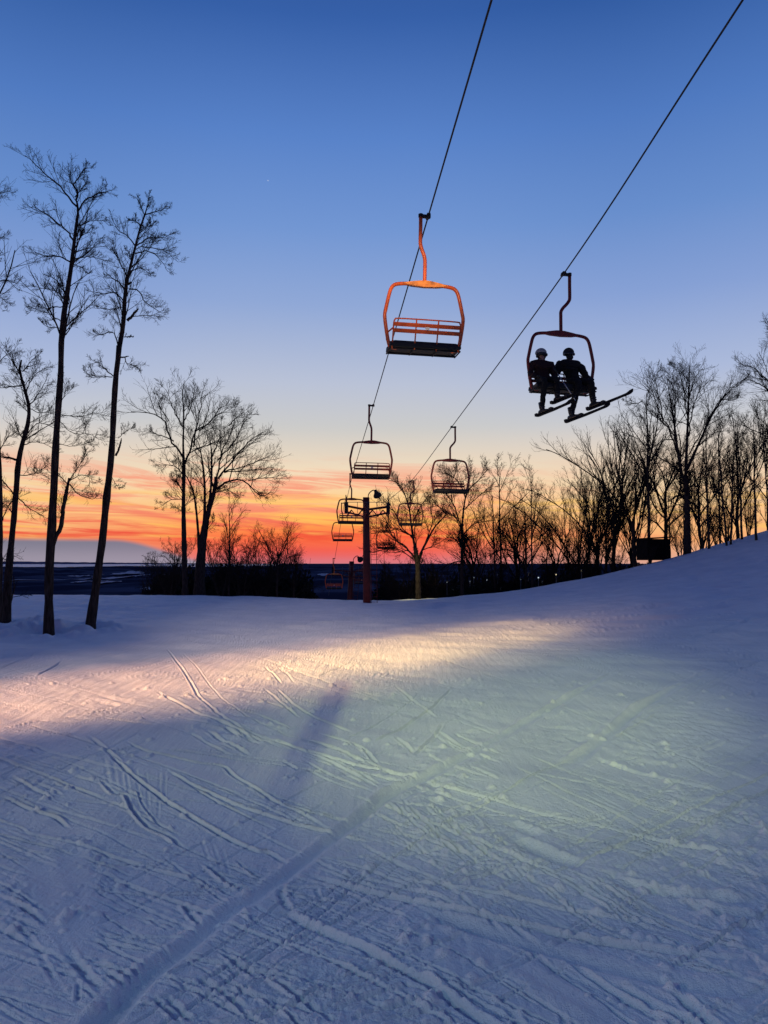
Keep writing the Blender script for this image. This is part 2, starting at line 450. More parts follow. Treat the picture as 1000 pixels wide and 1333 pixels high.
    for p in (((450, 550), (560, 490), (680, 415), (760, 345)), ((610, 610), (680, 530), (730, 460)), ((520, 370), (640, 410)), ((40, 340), (110, 400), (180, 450)), ((90, 340), (140, 390), (230, 440), (390, 510)),
              ((0, 380), (140, 420)), ((180, 530), (330, 580), (420, 630)), ((130, 350), (210, 345)), ((230, 500), (400, 560), (480, 640)), ((430, 470), (490, 490)), ((540, 520), (620, 590)), ((350, 425), (400, 455)),
              ((540, 330), (700, 450)), ((690, 480), (800, 560), (960, 640)), ((420, 290), (560, 275)), ((0, 440), (160, 500)), ((760, 500), (960, 600)), ((40, 260), (110, 320)), ((240, 300), (390, 235))):
        tr(t2(*p), .026, .015, .011, .007, .3)
    tr([(381, 812), (410, 810), (442, 807), (480, 803), (513, 800)], .16, .10, .01, .03)  # deep groove cut to stand for the blue shadow band
    for p in (((600, 350), (700, 410), (780, 450), (900, 500), (980, 550)), ((780, 500), (870, 550), (960, 600)), ((380, 450), (500, 470), (600, 485)), ((0, 490), (150, 455), (330, 435), (480, 405)),
              ((0, 380), (60, 345)), ((140, 300), (240, 240)), ((240, 250), (310, 240)), ((310, 430), (340, 380)), ((370, 385), (440, 395)), ((180, 440), (215, 405)), ((360, 300), (390, 320)), ((800, 320), (860, 330)),
              ((840, 490), (1000, 560)), ((850, 420), (1000, 445)), ((120, 530), (140, 490)), ((400, 150), (410, 175)), ((100, 210), (160, 200)), ((50, 205), (70, 215)), ((560, 270), (580, 210))):
        tr(t1(*p), .03, .016, .012, .008, .3)
    tr(t5((0, 830), (100, 900), (250, 1000), (330, 1060)), .02, .016, .004, .012, .5)
    for p in (((280, 1000), (450, 930), (620, 870)), ((350, 1030), (520, 970), (680, 920)), ((450, 1045), (600, 990), (740, 960)), ((560, 1060), (800, 1000))):
        tr(t5(*p), .02, .012, .006, .006)
    for p in (((840, 740), (1000, 880)), ((740, 850), (850, 920), (950, 1000)), ((580, 940), (700, 1045)), ((620, 930), (740, 1045)), ((400, 830), (480, 900)), ((440, 820), (520, 890)), ((480, 810), (550, 860)), ((690, 550), (780, 660)), ((70, 570), (200, 660))):
        tr(t4(*p), .022, .016, .006, .008)
    # fainter everyday tracks between them
    rg = random.Random(5)
    for k in range(160):
        px, py = rg.uniform(-60, 1060), 790 + 540 * rg.random() ** 1.5
        slope = rg.choice((0.45, 0.5, 0.3, 0.35, 0.2, -0.4, -0.25, 0.1)) + rg.gauss(0, .1)
        L = rg.uniform(60, 330) * (0.5 + (py - 780) / 500)
        cur = rg.uniform(-.25, .25)
        pts = [(px + L * t, py + (slope * L * t + cur * L * t * t) * (0.35 + 0.8 * (py - 780) / 500)) for t in (-.5, -.25, 0, .25, .5)]
        if min(p[1] for p in pts) < 786: continue
        tr(pts, rg.uniform(.013, .02), rg.uniform(.005, .010), rg.uniform(.002, .006), rg.uniform(.002, .006), .3)
    for k in range(135):        # long straight runs crossing the whole slope
        px, py = rg.uniform(-150, 1100), 800 + 560 * rg.random() ** 1.2
        sl_ = rg.choice((.42, .5, .36, .30, .24, .18, .55, -.55, -.7)) + rg.gauss(0, .05)
        L = rg.uniform(220, 620) * (.35 + .8 * (py - 780) / 550)
        cur = rg.uniform(-.10, .10); k_ = .45 + .7 * (py - 780) / 550
        pts = [(px + L * t, py + (sl_ * L * t + cur * L * (t * t - .08)) * k_) for t in (-.5, -.3, -.1, .1, .3, .5)]
        if min(q[1] for q in pts) < 800: continue
        q_ = 1.7 if rg.random() < .22 else rg.uniform(.45, .9)
        tr(pts, rg.uniform(.0128, .02), .008 * q_, .005 * q_ * rg.random(), .005 * q_ * rg.random(), .05)
    # ground lines of every track; narrow ones come as bundles of hairline edges
    lines = []
    rg = random.Random(8)
    tracks.sort(key=lambda q: q[1])
    for pts, w, d, rl, rr, bumpy in tracks:
        g = np.array([ground_at(a, b) for a, b in pts])
        g = spline(np.column_stack([g, np.zeros(len(g))]), 5)[:, :2]
        dist = float(np.hypot(g[:, 0], g[:, 1]).min())
        if dist > 7 and abs(pts[0][0] - pts[-1][0]) + abs(pts[0][1] - pts[-1][1]) < 34: continue
        if dist > 11: bumpy = 0
        res = min(max(.62 * dist * dist / 1170, .0034), .36)
        if w < .0125:
            lines.append((g, max(w, min(res, .02) * .8), d, rl, rr, bumpy))
        elif w < .04:
            lines.append((g, max(w * .68, min(res, .02) * .9), d, rl, rr, bumpy))
            t = np.gradient(g, axis=0); t /= np.linalg.norm(t, axis=1, keepdims=True) + 1e-9
            nr = np.column_stack([-t[:, 1], t[:, 0]])
            for k in range(rg.choice((0, 0, 1, 1, 2))):
                off = rg.uniform(.03, .16) * rg.choice((-1, 1)) * (1 + dist / 9)
                a0 = rg.randrange(0, max(1, len(g) // 3)); b0 = len(g) - rg.randrange(0, max(1, len(g) // 3))
                if b0 - a0 < 4: continue
                h = (g + nr * (off * np.linspace(1, rg.uniform(.5, 1.5), len(g)))[:, None])[a0:b0]
                lines.append((h, max(w * .45, min(res, .02) * .8), d * rg.uniform(.35, .75), rl * .6, rr * .6, bumpy))
        else:
            lines.append((g, max(w, min(res, .05) * 1.2), d, rl, rr, bumpy if dist < 9 else 0))
    lines.sort(key=lambda q: q[1] >= .05)
    for g, w, d, rl, rr, bumpy in lines:
        m = w * 4
        gr = np.hypot(g[:, 0], g[:, 1]); ga = np.arctan2(g[:, 0], g[:, 1]); da = m / max(gr.min() - m, .3)
        i0, i1 = np.searchsorted(rs, gr.min() - m), np.searchsorted(rs, gr.max() + m)
        j0, j1 = np.searchsorted(az, ga.min() - da), np.searchsorted(az, ga.max() + da)
        if i1 <= i0 or j1 <= j0: continue
        idx = (np.arange(i0, i1)[:, None] * NA + np.arange(j0, j1)[None]).ravel()
        bx = (x[idx] > g[:, 0].min() - m) & (x[idx] < g[:, 0].max() + m) & (y[idx] > g[:, 1].min() - m) & (y[idx] < g[:, 1].max() + m)
        idx = idx[bx]
        if not len(idx): continue
        X_, Y_ = x[idx], y[idx]
        # wobbling edges
        wob = 0.16 * w * pnoise(X_ / .22, Y_ / .22, 31) 
        best = np.full(len(idx), 1e9); sd = np.zeros(len(idx)); sl = np.zeros(len(idx))
        seg = np.diff(g, axis=0); sL = np.linalg.norm(seg, axis=1); cum = np.concatenate([[0], np.cumsum(sL)]); tot = cum[-1]
        for i in range(len(seg)):
            ax_, ay = X_ - g[i, 0], Y_ - g[i, 1]
            t = np.clip((ax_ * seg[i, 0] + ay * seg[i, 1]) / (sL[i] ** 2 + 1e-12), 0, 1)
            ex, ey = ax_ - t * seg[i, 0], ay - t * seg[i, 1]
            dd = np.hypot(ex, ey)
            up = dd < best
            sgn = np.sign(seg[i, 0] * ey - seg[i, 1] * ex)
            best = np.where(up, dd, best); sd = np.where(up, sgn * dd, sd); sl = np.where(up, cum[i] + t * sL[i], sl)
        sl = np.asarray(sl); fade = sstep(0, min(.35, .25 * tot), sl) * sstep(0, min(.35, .25 * tot), tot - sl)
        fade = np.where(best > w * 4, 0, fade)
        s_ = (sd + wob) / w
        brk = 1 + bumpy * 1.0 * pnoise(X_ / .11, Y_ / .11, 33) + 0.4 * pnoise(sl / .35, sl * 0, 34)
        # a ditch that the mesh cannot resolve any more is widened, never dropped
        prof = -d * np.exp(-np.abs(s_) ** 2.4) * (1 + .15 * pnoise(sl / .9, sl * 0 + .5, 35))
        prof += rl * brk * np.exp(-((s_ - 1.45) / .5) ** 2) + rr * brk * np.exp(-((s_ + 1.45) / .5) ** 2)
        if w >= .05: z[idx] *= 1 - .9 * np.exp(-np.abs(s_ / 1.25) ** 4) * fade      # packed smooth inside
        z[idx] += prof * fade
    # loose crumbs thrown up beside the tracks
    cr = np.random.RandomState(4)
    for k in range(900):
        rr_ = 2.3 + 9 * cr.rand() ** 1.6; aa = R(cr.uniform(-30, 30)); cx, cy = rr_ * math.sin(aa), rr_ * math.cos(aa)
        if pnoise(cx / .9, cy / .9, 77) < .05: continue
        sz = cr.uniform(.006, .02) * (1 + rr_ / 9)
        i0, i1 = np.searchsorted(rs, (rr_ - 2.5 * sz, rr_ + 2.5 * sz)); j0, j1 = np.searchsorted(az, (aa - 2.5 * sz / rr_, aa + 2.5 * sz / rr_))
        m_ = (np.arange(i0, i1)[:, None] * NA + np.arange(j0, j1)[None]).ravel()
        if not len(m_): continue
        z[m_] += sz * .8 * np.exp(-(((x[m_] - cx) ** 2 + (y[m_] - cy) ** 2) / sz ** 2) ** 1.5)
    # wells and thrown up rims round the trunks at the left
    for tx, ty, tr_ in ((-8.07, 17.6, .5), (-7.56, 18.8, .45), (-9.9, 19.5, .6), (-9.6, 18.6, .5)):
        dd = np.hypot(x - tx, y - ty)
        z += -.10 * np.exp(-(dd / tr_) ** 2) + .09 * np.exp(-((dd - tr_ * 1.6) / (.45 * tr_)) ** 2) * (1 + .8 * pnoise(x / .25, y / .25, 51))
    # groomer ridges further up the slope
    co = (x * .55 + y * .84)
    far = sstep(14, 24, q) * np.clip((60 - q) / 20, 0, 1)
    z += far * (.06 * pnoise(x / 3.2 + y * .05, y / .9, 41) + .06 * pnoise(x / 1.6, y / .6, 42) + .03 * pnoise(x / .7 + y * .3, y / .5, 44))
    far2 = sstep(9, 14, q) * np.clip((60 - q) / 20, 0, 1) * sstep(0, 8, x)
    z += far2 * .04 * pnoise((x * .3 + y) / .45, (x - y * .3) / 6, 43)
    V = np.column_stack([x, y, Z.ravel() + z])
    i, j = np.meshgrid(np.arange(NR - 1), np.arange(NA), indexing='ij')
    jn = (j + 1) % NA
    Fq = np.stack([i * NA + j, (i + 1) * NA + j, (i + 1) * NA + jn, i * NA + jn], -1).reshape(-1, 4)[:, ::-1]
    me = mesh_from_arrays('snow_slope', V, Fq, M['snow'])
    o = link('snow_slope', me)
    tag(o, 'packed snow ski slope crossed by ski tracks', None, None, 'structure')
    return o
snow = build_snow()

# ------------------------------------------------------------------ far country below the hill
def far_land():
    rs = np.geomspace(140, 70000, 150)
    az = np.radians(np.concatenate([np.linspace(-180, -50, 40, endpoint=False), np.linspace(-50, 50, 400, endpoint=False), np.linspace(50, 180, 40, endpoint=False)]))
    A, Q = np.meshgrid(az, rs)
    X, Y = Q * np.sin(A), Q * np.cos(A)
    Z = -24 - 126 * sstep(140, 2600, Q) + 30 * sstep(2600, 9000, Q)
    amp = (28 * sstep(500, 2500, Q) + 34 * sstep(4000, 9000, Q)) * (1 - sstep(13000, 21000, Q))
    Z += amp * (pnoise(X / 1900, Y / 1900, 61) + .5 * pnoise(X / 700, Y / 700, 62)) + .18 * amp * pnoise(X / 120, Y / 120, 63)
    NR, NA = Q.shape
    V = np.column_stack([X.ravel(), Y.ravel(), Z.ravel()])
    i, j = np.meshgrid(np.arange(NR - 1), np.arange(NA), indexing='ij'); jn = (j + 1) % NA
    Fq = np.stack([i * NA + j, (i + 1) * NA + j, (i + 1) * NA + jn, i * NA + jn], -1).reshape(-1, 4)[:, ::-1]
    m, nt, b = new_mat('winter woodland seen from afar')
    tc = nd(nt, 'ShaderNodeTexCoord')
    no = nd(nt, 'ShaderNodeTexNoise'); no.inputs['Scale'].default_value = .0017; no.inputs['Detail'].default_value = 9
    nt.links.new(tc.outputs['Object'], no.inputs['Vector'])
    rp = nd(nt, 'ShaderNodeValToRGB'); e = rp.color_ramp.elements
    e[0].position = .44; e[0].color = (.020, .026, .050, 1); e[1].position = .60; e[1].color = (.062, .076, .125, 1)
    nt.links.new(no.outputs['Fac'], rp.inputs['Fac']); nt.links.new(rp.outputs['Color'], b.inputs['Base Color'])
    b.inputs['Roughness'].default_value = 1; b.inputs['Specular IOR Level'].default_value = 0
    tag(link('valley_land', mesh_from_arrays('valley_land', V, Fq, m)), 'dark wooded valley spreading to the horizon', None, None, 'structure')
    return Z, X, Y
far_land()

def valley_z(x, y):
    Q = np.hypot(x, y)
    Z = -24 - 126 * sstep(140, 2600, Q) + 30 * sstep(2600, 9000, Q)
    amp = (28 * sstep(500, 2500, Q) + 34 * sstep(4000, 9000, Q)) * (1 - sstep(13000, 21000, Q))
    return Z + amp * (pnoise(x / 1900, y / 1900, 61) + .5 * pnoise(x / 700, y / 700, 62)) + .18 * amp * pnoise(x / 120, y / 120, 63)

def hit_valley(px, py):
    rx, ry, rz = ray(px, py)
    for Y in np.geomspace(300, 60000, 900):
        if EYE + rz / ry * Y < float(valley_z(np.array([rx / ry * Y]), np.array([Y]))[0]) + 6: break
    return rx / ry * Y, Y

def snow_field(px0, px1, py0, py1, seed):
    """irregular open field under snow, draped on the valley"""
    a = hit_valley(px0, py1); b = hit_valley(px1, py0)
    cx, cy = (a[0] + b[0]) / 2, (a[1] + b[1]) / 2
    wx, wy = abs(hit_valley(px1, (py0 + py1) / 2)[0] - hit_valley(px0, (py0 + py1) / 2)[0]) / 2, max(abs(b[1] - a[1]) / 2, 60)
    rg = np.random.RandomState(seed)
    n = 48; th = np.linspace(0, 2 * math.pi, n, endpoint=False)
    rad = 1 + .45 * pnoise(np.cos(th) * 1.6 + seed, np.sin(th) * 1.6, seed) + .2 * pnoise(np.cos(th) * 5 + seed, np.sin(th) * 5, seed + 1)
    rings = [1.0, .66, .33]
    V = []
    for q in rings:
        X = cx + wx * np.cos(th) * rad * q; Y = cy + wy * np.sin(th) * rad * q
        V.append(np.column_stack([X, Y, valley_z(X, Y) + 9]))
    V.append([[cx, cy, float(valley_z(np.array([cx]), np.array([cy]))[0]) + 9]])
    V = np.vstack(V)
    f = []
    for k in range(2):
        for i in range(n): f.append((k*n+i, k*n+(i+1) % n, (k+1)*n+(i+1) % n, (k+1)*n+i))
    for i in range(n): f.append((2*n+i, 2*n+(i+1) % n, 3*n))
    mb = MB(); mb.add(V, f)
    tag(mb.build('snow_field', M['far_snow']), None, None, None, 'structure')
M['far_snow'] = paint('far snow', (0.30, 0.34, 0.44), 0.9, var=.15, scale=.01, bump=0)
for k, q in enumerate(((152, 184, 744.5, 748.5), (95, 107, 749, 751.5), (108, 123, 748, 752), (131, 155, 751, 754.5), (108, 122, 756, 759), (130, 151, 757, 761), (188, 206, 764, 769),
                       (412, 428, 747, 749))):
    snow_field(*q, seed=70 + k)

def far_lake():
    """frozen lake beyond the wooded country, with the opposite shore"""
    mb = MB()
    n = 60; zl = -112.0
    rows = []
    near = []; farr = []
    for i in range(n + 1):
        a = R(-42 + 34 * i / n)
        rn = 21500 + 2500 * math.sin(i * .35) + 900 * math.sin(i * 1.3)
        rf = 52000
        near.append((rn * math.sin(a), rn * math.cos(a), zl)); farr.append((rf * math.sin(a), rf * math.cos(a), zl))
    mb.add(near + farr, [(i, i + 1, n + 2 + i, n + 1 + i) for i in range(n)])
    m, nt, b = new_mat('lake ice'); b.inputs['Base Color'].default_value = (.50, .55, .66, 1); b.inputs['Roughness'].default_value = .45
    tag(mb.build('frozen_lake', m), 'pale frozen lake on the horizon', None, None, 'structure')
    mb = MB(); rg = random.Random(3)
    top = []; bot = []
    for i in range(121):
        a = R(-40 + 32 * i / 120); r = 50000
        hgt = (330 * (1 - i / 120) ** 1.1 + 60) * (.85 + .3 * rg.random() * .4) - 60
        p = (r * math.sin(a), r * math.cos(a))
        bot.append((*p, zl - 10)); top.append((p[0], p[1], zl + max(hgt, 20)))
    back = [(x * 1.08, y * 1.08, zl) for x, y, _ in bot]
    N = 121
    mb.add(bot + top + back, [(i, i+1, N+i+1, N+i) for i in range(N-1)] + [(N+i, N+i+1, 2*N+i+1, 2*N+i) for i in range(N-1)])
    m2 = paint('far shore', (.10, .13, .22), 1, var=.2, scale=.0005, bump=0, spec=0)
    tag(mb.build('far_hills', m2), 'low far shore beyond the frozen lake', None, None, 'structure')
far_lake()

# ------------------------------------------------------------------ trees
def resample(P, n):
    P = spline(np.asarray(P, float), 6)
    s = np.concatenate([[0], np.cumsum(np.linalg.norm(np.diff(P, axis=0), axis=1))])
    t = np.linspace(0, s[-1], n)
    return np.column_stack([np.interp(t, s, P[:, k]) for k in range(3)])

def spawn(P, Rr, K, rs, tmin=.15, ang=(28, 62), frac=(.3, .6), n=5, up=.12, curl=.09, rfrac=.014, rmin=.004, upcurve=.05, taper=.55, tmax=1.0):
    N, m, _ = P.shape
    t = tmin + (tmax - tmin) * (np.arange(K)[None] + rs.rand(N, K)) / K
    fi = np.clip(t * (m - 1), 0, m - 1.001); i0 = fi.astype(int); fr = (fi - i0)[..., None]
    row = np.arange(N)[:, None]
    A, B = P[row, i0], P[row, i0 + 1]
    p = A * (1 - fr) + B * fr
    tan = B - A; tan /= np.linalg.norm(tan, axis=2, keepdims=True) + 1e-9
    rp = Rr[row, i0] * (1 - fr[..., 0]) + Rr[row, i0 + 1] * fr[..., 0]
    Lp = np.linalg.norm(np.diff(P, axis=1), axis=2).sum(1)[:, None]
    L = Lp * (frac[0] + (frac[1] - frac[0]) * rs.rand(N, K)) * (1.12 - taper * t)
    rv = rs.randn(N, K, 3); perp = np.cross(tan, rv); perp /= np.linalg.norm(perp, axis=2, keepdims=True) + 1e-9
    a = np.radians(ang[0] + (ang[1] - ang[0]) * rs.rand(N, K))[..., None]
    d = np.cos(a) * tan + np.sin(a) * perp + np.array([0, 0, up]); d /= np.linalg.norm(d, axis=2, keepdims=True)
    out = np.empty((N, K, n, 3)); out[:, :, 0] = p
    bend = rs.randn(N, K, 3) * curl
    st = (L / (n - 1))[..., None]
    for j in range(1, n):
        d = d + bend * .6 + rs.randn(N, K, 3) * curl + np.array([0, 0, upcurve]); d /= np.linalg.norm(d, axis=2, keepdims=True)
        out[:, :, j] = out[:, :, j - 1] + d * st
    r0 = np.clip(np.minimum(rp * .72, rfrac * L), rmin, None)
    Rn = r0[..., None] * np.linspace(1, .42, n)[None, None]
    Rn = np.clip(Rn, rmin * .75, None)
    return out.reshape(N * K, n, 3), Rn.reshape(N * K, n)

def cull(P, Rr, keep, rs):
    k = rs.rand(len(P)) < keep
    return P[k], Rr[k]

class Wood:
    """collects limbs of one tree; everything ends up in two meshes, trunk and crown"""
    def __init__(s): s.t = []; s.c = []
    def trunk(s, P, Rr, sides=12): s.t.append((P, Rr, sides))
    def crown(s, P, Rr, sides=3): s.c.append((P, Rr, sides))
    @staticmethod
    def _mesh(name, lst, mat):
        Vs = []; Fs = []; n = 0
        for P, Rr, sides in lst:
            if len(P) == 0: continue
            V, Fq = tube_arrays(P, Rr, sides); Vs.append(V); Fs.append(Fq + n); n += len(V)
        return mesh_from_arrays(name, np.vstack(Vs).astype(np.float32), np.vstack(Fs), mat)
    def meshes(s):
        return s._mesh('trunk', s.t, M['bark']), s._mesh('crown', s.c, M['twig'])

def rough_trunk(P, r, rs, amt=.10):
    Rr = np.interp(np.linspace(0, 1, len(P)), np.linspace(0, 1, len(r)), r)
    return Rr * (1 + amt * rs.randn(len(P)) * .7)

def grow_twigs(w, L, LR, rs, rmin, K=(9, 6, 4), keep=(1, 1, 1), frac=((.3, .6), (.36, .72), (.45, .95)), up=(.15, .14, .12), ang=(26, 55), curl=.085, tmin=.12):
    a, ar = spawn(L, LR, K[0], rs, tmin=tmin, ang=ang, frac=frac[0], n=6, up=up[0], curl=curl, rmin=rmin * 1.25)
    a, ar = cull(a, ar, keep[0], rs); w.crown(a, ar, 4)
    b, br = spawn(a, ar, K[1], rs, ang=ang, frac=frac[1], n=5, up=up[1], curl=curl, rmin=rmin)
    b, br = cull(b, br, keep[1], rs); w.crown(b, br, 3)
    if len(K) > 2:
        c, cr = spawn(b, br, K[2], rs, ang=(25, 65), frac=frac[2], n=3, up=up[2], curl=curl, rmin=rmin * .85)
        c, cr = cull(c, cr, keep[2], rs); w.crown(c, cr, 3)

def plant(w, name, label, base, group=None, rz=0):
    """base: world point; geometry of w is in world axes relative to base"""
    t = empty(name, tuple(base), rz)
    tag(t, label, 'tree', group)
    tm, cm = w.meshes()
    link('trunk', tm, t); link('crown', cm, t)
    return t

def traced_tree(label, Y, trunks, limbs, seed, rmin, K=(9, 6, 4), extra=6, extra_t=.45, spread=.6, base_px=None, group=None, limb_r=.34, keep=(1, 1, 1), frac=((.3, .6), (.36, .72), (.45, .95)), up=(.15, .14, .12), sink=.25, name='bare_tree', ang=(26, 55), efrac=(.12, .25), trim=1.0):
    """trunks: [(pixels, radii px)], limbs: [(pixels, start radius px)] - outlines read off the photograph, given real depth here"""
    rs = np.random.RandomState(seed)
    S = Y / F
    bp = base_px or trunks[0][0][0]
    g = at(bp[0], bp[1], Y); base = np.array([g[0], Y, float(macro(g[0], Y))])
    w = Wood(); TP = []; TR = []
    for k, (px, r) in enumerate(trunks):
        P = np.array([at(a, b, Y) for a, b in px]) - base
        if k: 
            dy = rs.uniform(-.5, .5); P[:, 1] += np.linspace(0, dy, len(P))
        else:
            P = np.vstack([P[0] + [0, 0, -sink - max(P[0][2], 0)], P])
            r = [r[0] * 1.1] + list(r)
        Q = resample(P, 30)
        Rr = rough_trunk(Q, np.array(r) * S, rs)
        Q[1:, 1] += .015 * rs.randn(29).cumsum() * .5
        Rr *= .86
        if k == 0: Rr[:4] *= np.array([1.22, 1.14, 1.07, 1.03])
        else: Rr[-8:] *= np.linspace(1, .5, 8)
        w.trunk(Q[None], Rr[None], 12); TP.append(Q); TR.append(Rr)
    LP = []; LR = []
    for px, r in limbs:
        P = np.array([at(a, b, Y) for a, b in px]) - base
        P = P[0] + (P - P[0]) * trim
        ln = np.linalg.norm(P[-1] - P[0])
        dy = rs.uniform(-1, 1) * spread * ln
        # start depth from the nearest trunk point
        d = [np.min(np.linalg.norm(T[:, [0, 2]] - P[0][[0, 2]], axis=1)) for T in TP]
        T = TP[int(np.argmin(d))]; T0 = T[np.argmin(np.linalg.norm(T[:, [0, 2]] - P[0][[0, 2]], axis=1))]
        P[:, 1] = T0[1] + np.linspace(0, 1, len(P)) * dy
        Q = resample(P, 12)
        Q[1:] += rs.randn(11, 3) * ln * .010
        LP.append(Q); LR.append(np.clip(np.linspace(r * S, r * S * .3, 12), rmin * 1.2, None))
    LP = np.array(LP); LR = np.array(LR) * .8
    if extra:
        e, er = spawn(TP[0][None], TR[0][None], extra, rs, tmin=extra_t, ang=(45, 75), frac=efrac, n=12, up=.25, curl=.05, rmin=rmin * 1.5, rfrac=.022)
        LP = np.concatenate([LP, e]); LR = np.concatenate([LR, er])
    w.crown(LP, LR, 6)
    for k, T in enumerate(TP):          # the upper stems carry twigs as well
        T2 = resample(T[int(len(T) * (.62 if k == 0 else .35))::2], 12)
        if np.linalg.norm(T2[-1] - T2[0]) > 1.0:
            LP = np.concatenate([LP, T2[None]]); LR = np.concatenate([LR, np.linspace(TR[k][-8], TR[k][-1], 12)[None]])
    grow_twigs(w, LP, LR, rs, rmin, K, keep, frac, up, ang)
    return plant(w, name, label, base, group)

z5 = lambda *p: [(a / 3.92, 180 + b / 3.92) for a, b in p]
z6 = lambda *p: [(a / 3.332, 450 + b / 3.332) for a, b in p]
z7 = lambda *p: [(170 + a / 3.846, 470 + b / 3.846) for a, b in p]
z4 = lambda *p: [(410 + a / 5, 620 + b / 5) for a, b in p]
z8 = lambda *p: [(580 + a / 4.545, 580 + b / 4.545) for a, b in p]
z9 = lambda *p: [(700 + a / 3.333, 400 + b / 3.333) for a, b in p]

# the two tall trees at the left
traced_tree('tallest bare tree with forked stem standing in the snow at left', 17.6,
    [(z6((212, 1262), (214, 1000), (222, 850), (235, 600), (248, 350), (264, 130)) + z5((318, 1000), (335, 850), (365, 650), (382, 500), (398, 390)), [7, 6.6, 6.4, 5.6, 5.2, 4.6, 4.2, 4.0, 3.4, 2.8, 2.2]),
     (z6((216, 905), (240, 830), (258, 790), (270, 710), (285, 620), (294, 572)), [4.6, 3.4, 3.2, 3.0, 3.0, 3.4])],
    [(z5((398, 390), (378, 290), (370, 230), (330, 180), (300, 120), (290, 65)), 2.0), (z5((395, 350), (340, 290), (270, 220), (210, 170), (165, 120)), 1.6),
     (z5((400, 370), (450, 320), (520, 300), (610, 295)), 1.6), (z5((375, 520), (345, 470), (300, 430), (240, 380), (180, 340), (125, 290)), 1.6),
     (z5((365, 635), (310, 600), (250, 570), (180, 555), (100, 520)), 1.5), (z5((385, 625), (430, 590), (465, 545), (500, 490)), 1.3), (z5((385, 615), (450, 590), (540, 600)), 1.0),
     (z5((335, 800), (300, 740), (260, 700), (225, 682)), 1.5), (z5((330, 820), (280, 780), (200, 765), (160, 755)), 1.0), (z5((320, 860), (260, 850), (200, 850), (110, 815)), .9),
     (z5((315, 940), (270, 905), (200, 880), (130, 860)), .9), (z5((338, 1005), (390, 950), (435, 897)), 1.1), (z5((395, 520), (430, 490), (490, 470)), .9), (z5((400, 450), (470, 410), (545, 405)), .9),
     (z5((310, 970), (250, 970), (215, 940)), .7), (z5((372, 240), (410, 190), (440, 150), (480, 150)), 1.1), (z5((382, 300), (430, 250), (460, 210)), 1.0), (z5((368, 640), (420, 660), (450, 690)), .8),
     (z6((297, 600), (330, 640), (380, 665), (440, 660)), 1.1), (z6((296, 580), (340, 520), (400, 440)), .9), (z6((296, 585), (360, 560), (450, 590)), .8), (z6((290, 600), (240, 560), (170, 560), (110, 530)), .8),
     (z6((262, 300), (330, 300), (450, 265)), .7), (z6((265, 250), (300, 200), (290, 120)), .7), (z6((255, 430), (330, 430), (400, 400)), .6), (z6((262, 330), (310, 380), (400, 380), (470, 390)), .6)],
    11, .0036, K=(11, 7, 3), extra=2, extra_t=.75, trim=.93, frac=((.24, .5), (.34, .7), (.4, .85)), efrac=(.06, .12), spread=.5)
traced_tree('tall leaning bare tree with broken stubs, right one of the two tall left trees', 18.8,
    [(z6((391, 1228), (415, 1060), (430, 950), (447, 830), (465, 650), (485, 480), (495, 280), (505, 130), (520, 0)) + z5((605, 1100), (630, 960), (640, 800), (655, 700), (685, 580), (710, 480), (740, 390)),
      [6.8, 6.2, 5.8, 5.4, 5.0, 4.7, 4.4, 4.2, 4.2, 4.2, 3.6, 3.3, 2.9, 2.4, 1.9, 1.5]),
     (z5((650, 930), (670, 905), (700, 862)), [2.2, 1.9, 1.6]), (z6((502, 478), (515, 445), (525, 400)), [1.8, 1.4, 1.2]), (z5((655, 745), (672, 735)), [1.5, 1.3]), (z5((612, 1120), (648, 1103)), [1.2, .9])],
    [(z5((740, 390), (755, 340), (765, 280)), 1.2), (z5((740, 390), (800, 370), (870, 345)), 1.1), (z5((695, 550), (760, 500), (830, 490), (885, 455)), 1.2), (z5((690, 590), (750, 570), (810, 600), (855, 670)), 1.1),
     (z5((720, 550), (800, 560), (860, 580), (910, 625)), .9), (z5((690, 550), (660, 510), (610, 480), (590, 430)), 1.1), (z5((645, 700), (610, 640), (575, 570), (540, 490)), 1.3), (z5((635, 770), (590, 720), (540, 680), (490, 630)), 1.3),
     (z5((630, 830), (590, 790), (540, 795), (440, 780)), 1.1), (z5((660, 770), (700, 770), (740, 830), (810, 870)), 1.2), (z5((655, 910), (740, 905), (840, 915)), .8), (z5((605, 1060), (570, 980), (500, 990), (460, 975)), 1.1),
     (z5((635, 1015), (680, 1010)), .9), (z5((630, 1110), (650, 1150), (690, 1165), (735, 1200)), .9), (z5((580, 1215), (540, 1180), (520, 1150), (470, 1160)), 1.0), (z5((575, 1220), (500, 1215), (410, 1190)), .8),
     (z6((510, 400), (550, 370), (590, 345)), .6), (z5((720, 450), (680, 410), (640, 400)), 1.0), (z5((700, 520), (760, 470), (800, 420)), .9), (z5((740, 400), (720, 340), (700, 310)), 1.0), (z5((665, 680), (720, 660), (780, 700)), .9),
     (z6((480, 560), (520, 620), (540, 610)), .5), (z5((640, 860), (570, 880), (470, 880)), .7)],
    12, .0036, K=(11, 7, 3), extra=3, extra_t=.7, trim=.95, frac=((.24, .5), (.34, .7), (.4, .85)), efrac=(.06, .12), spread=.5)
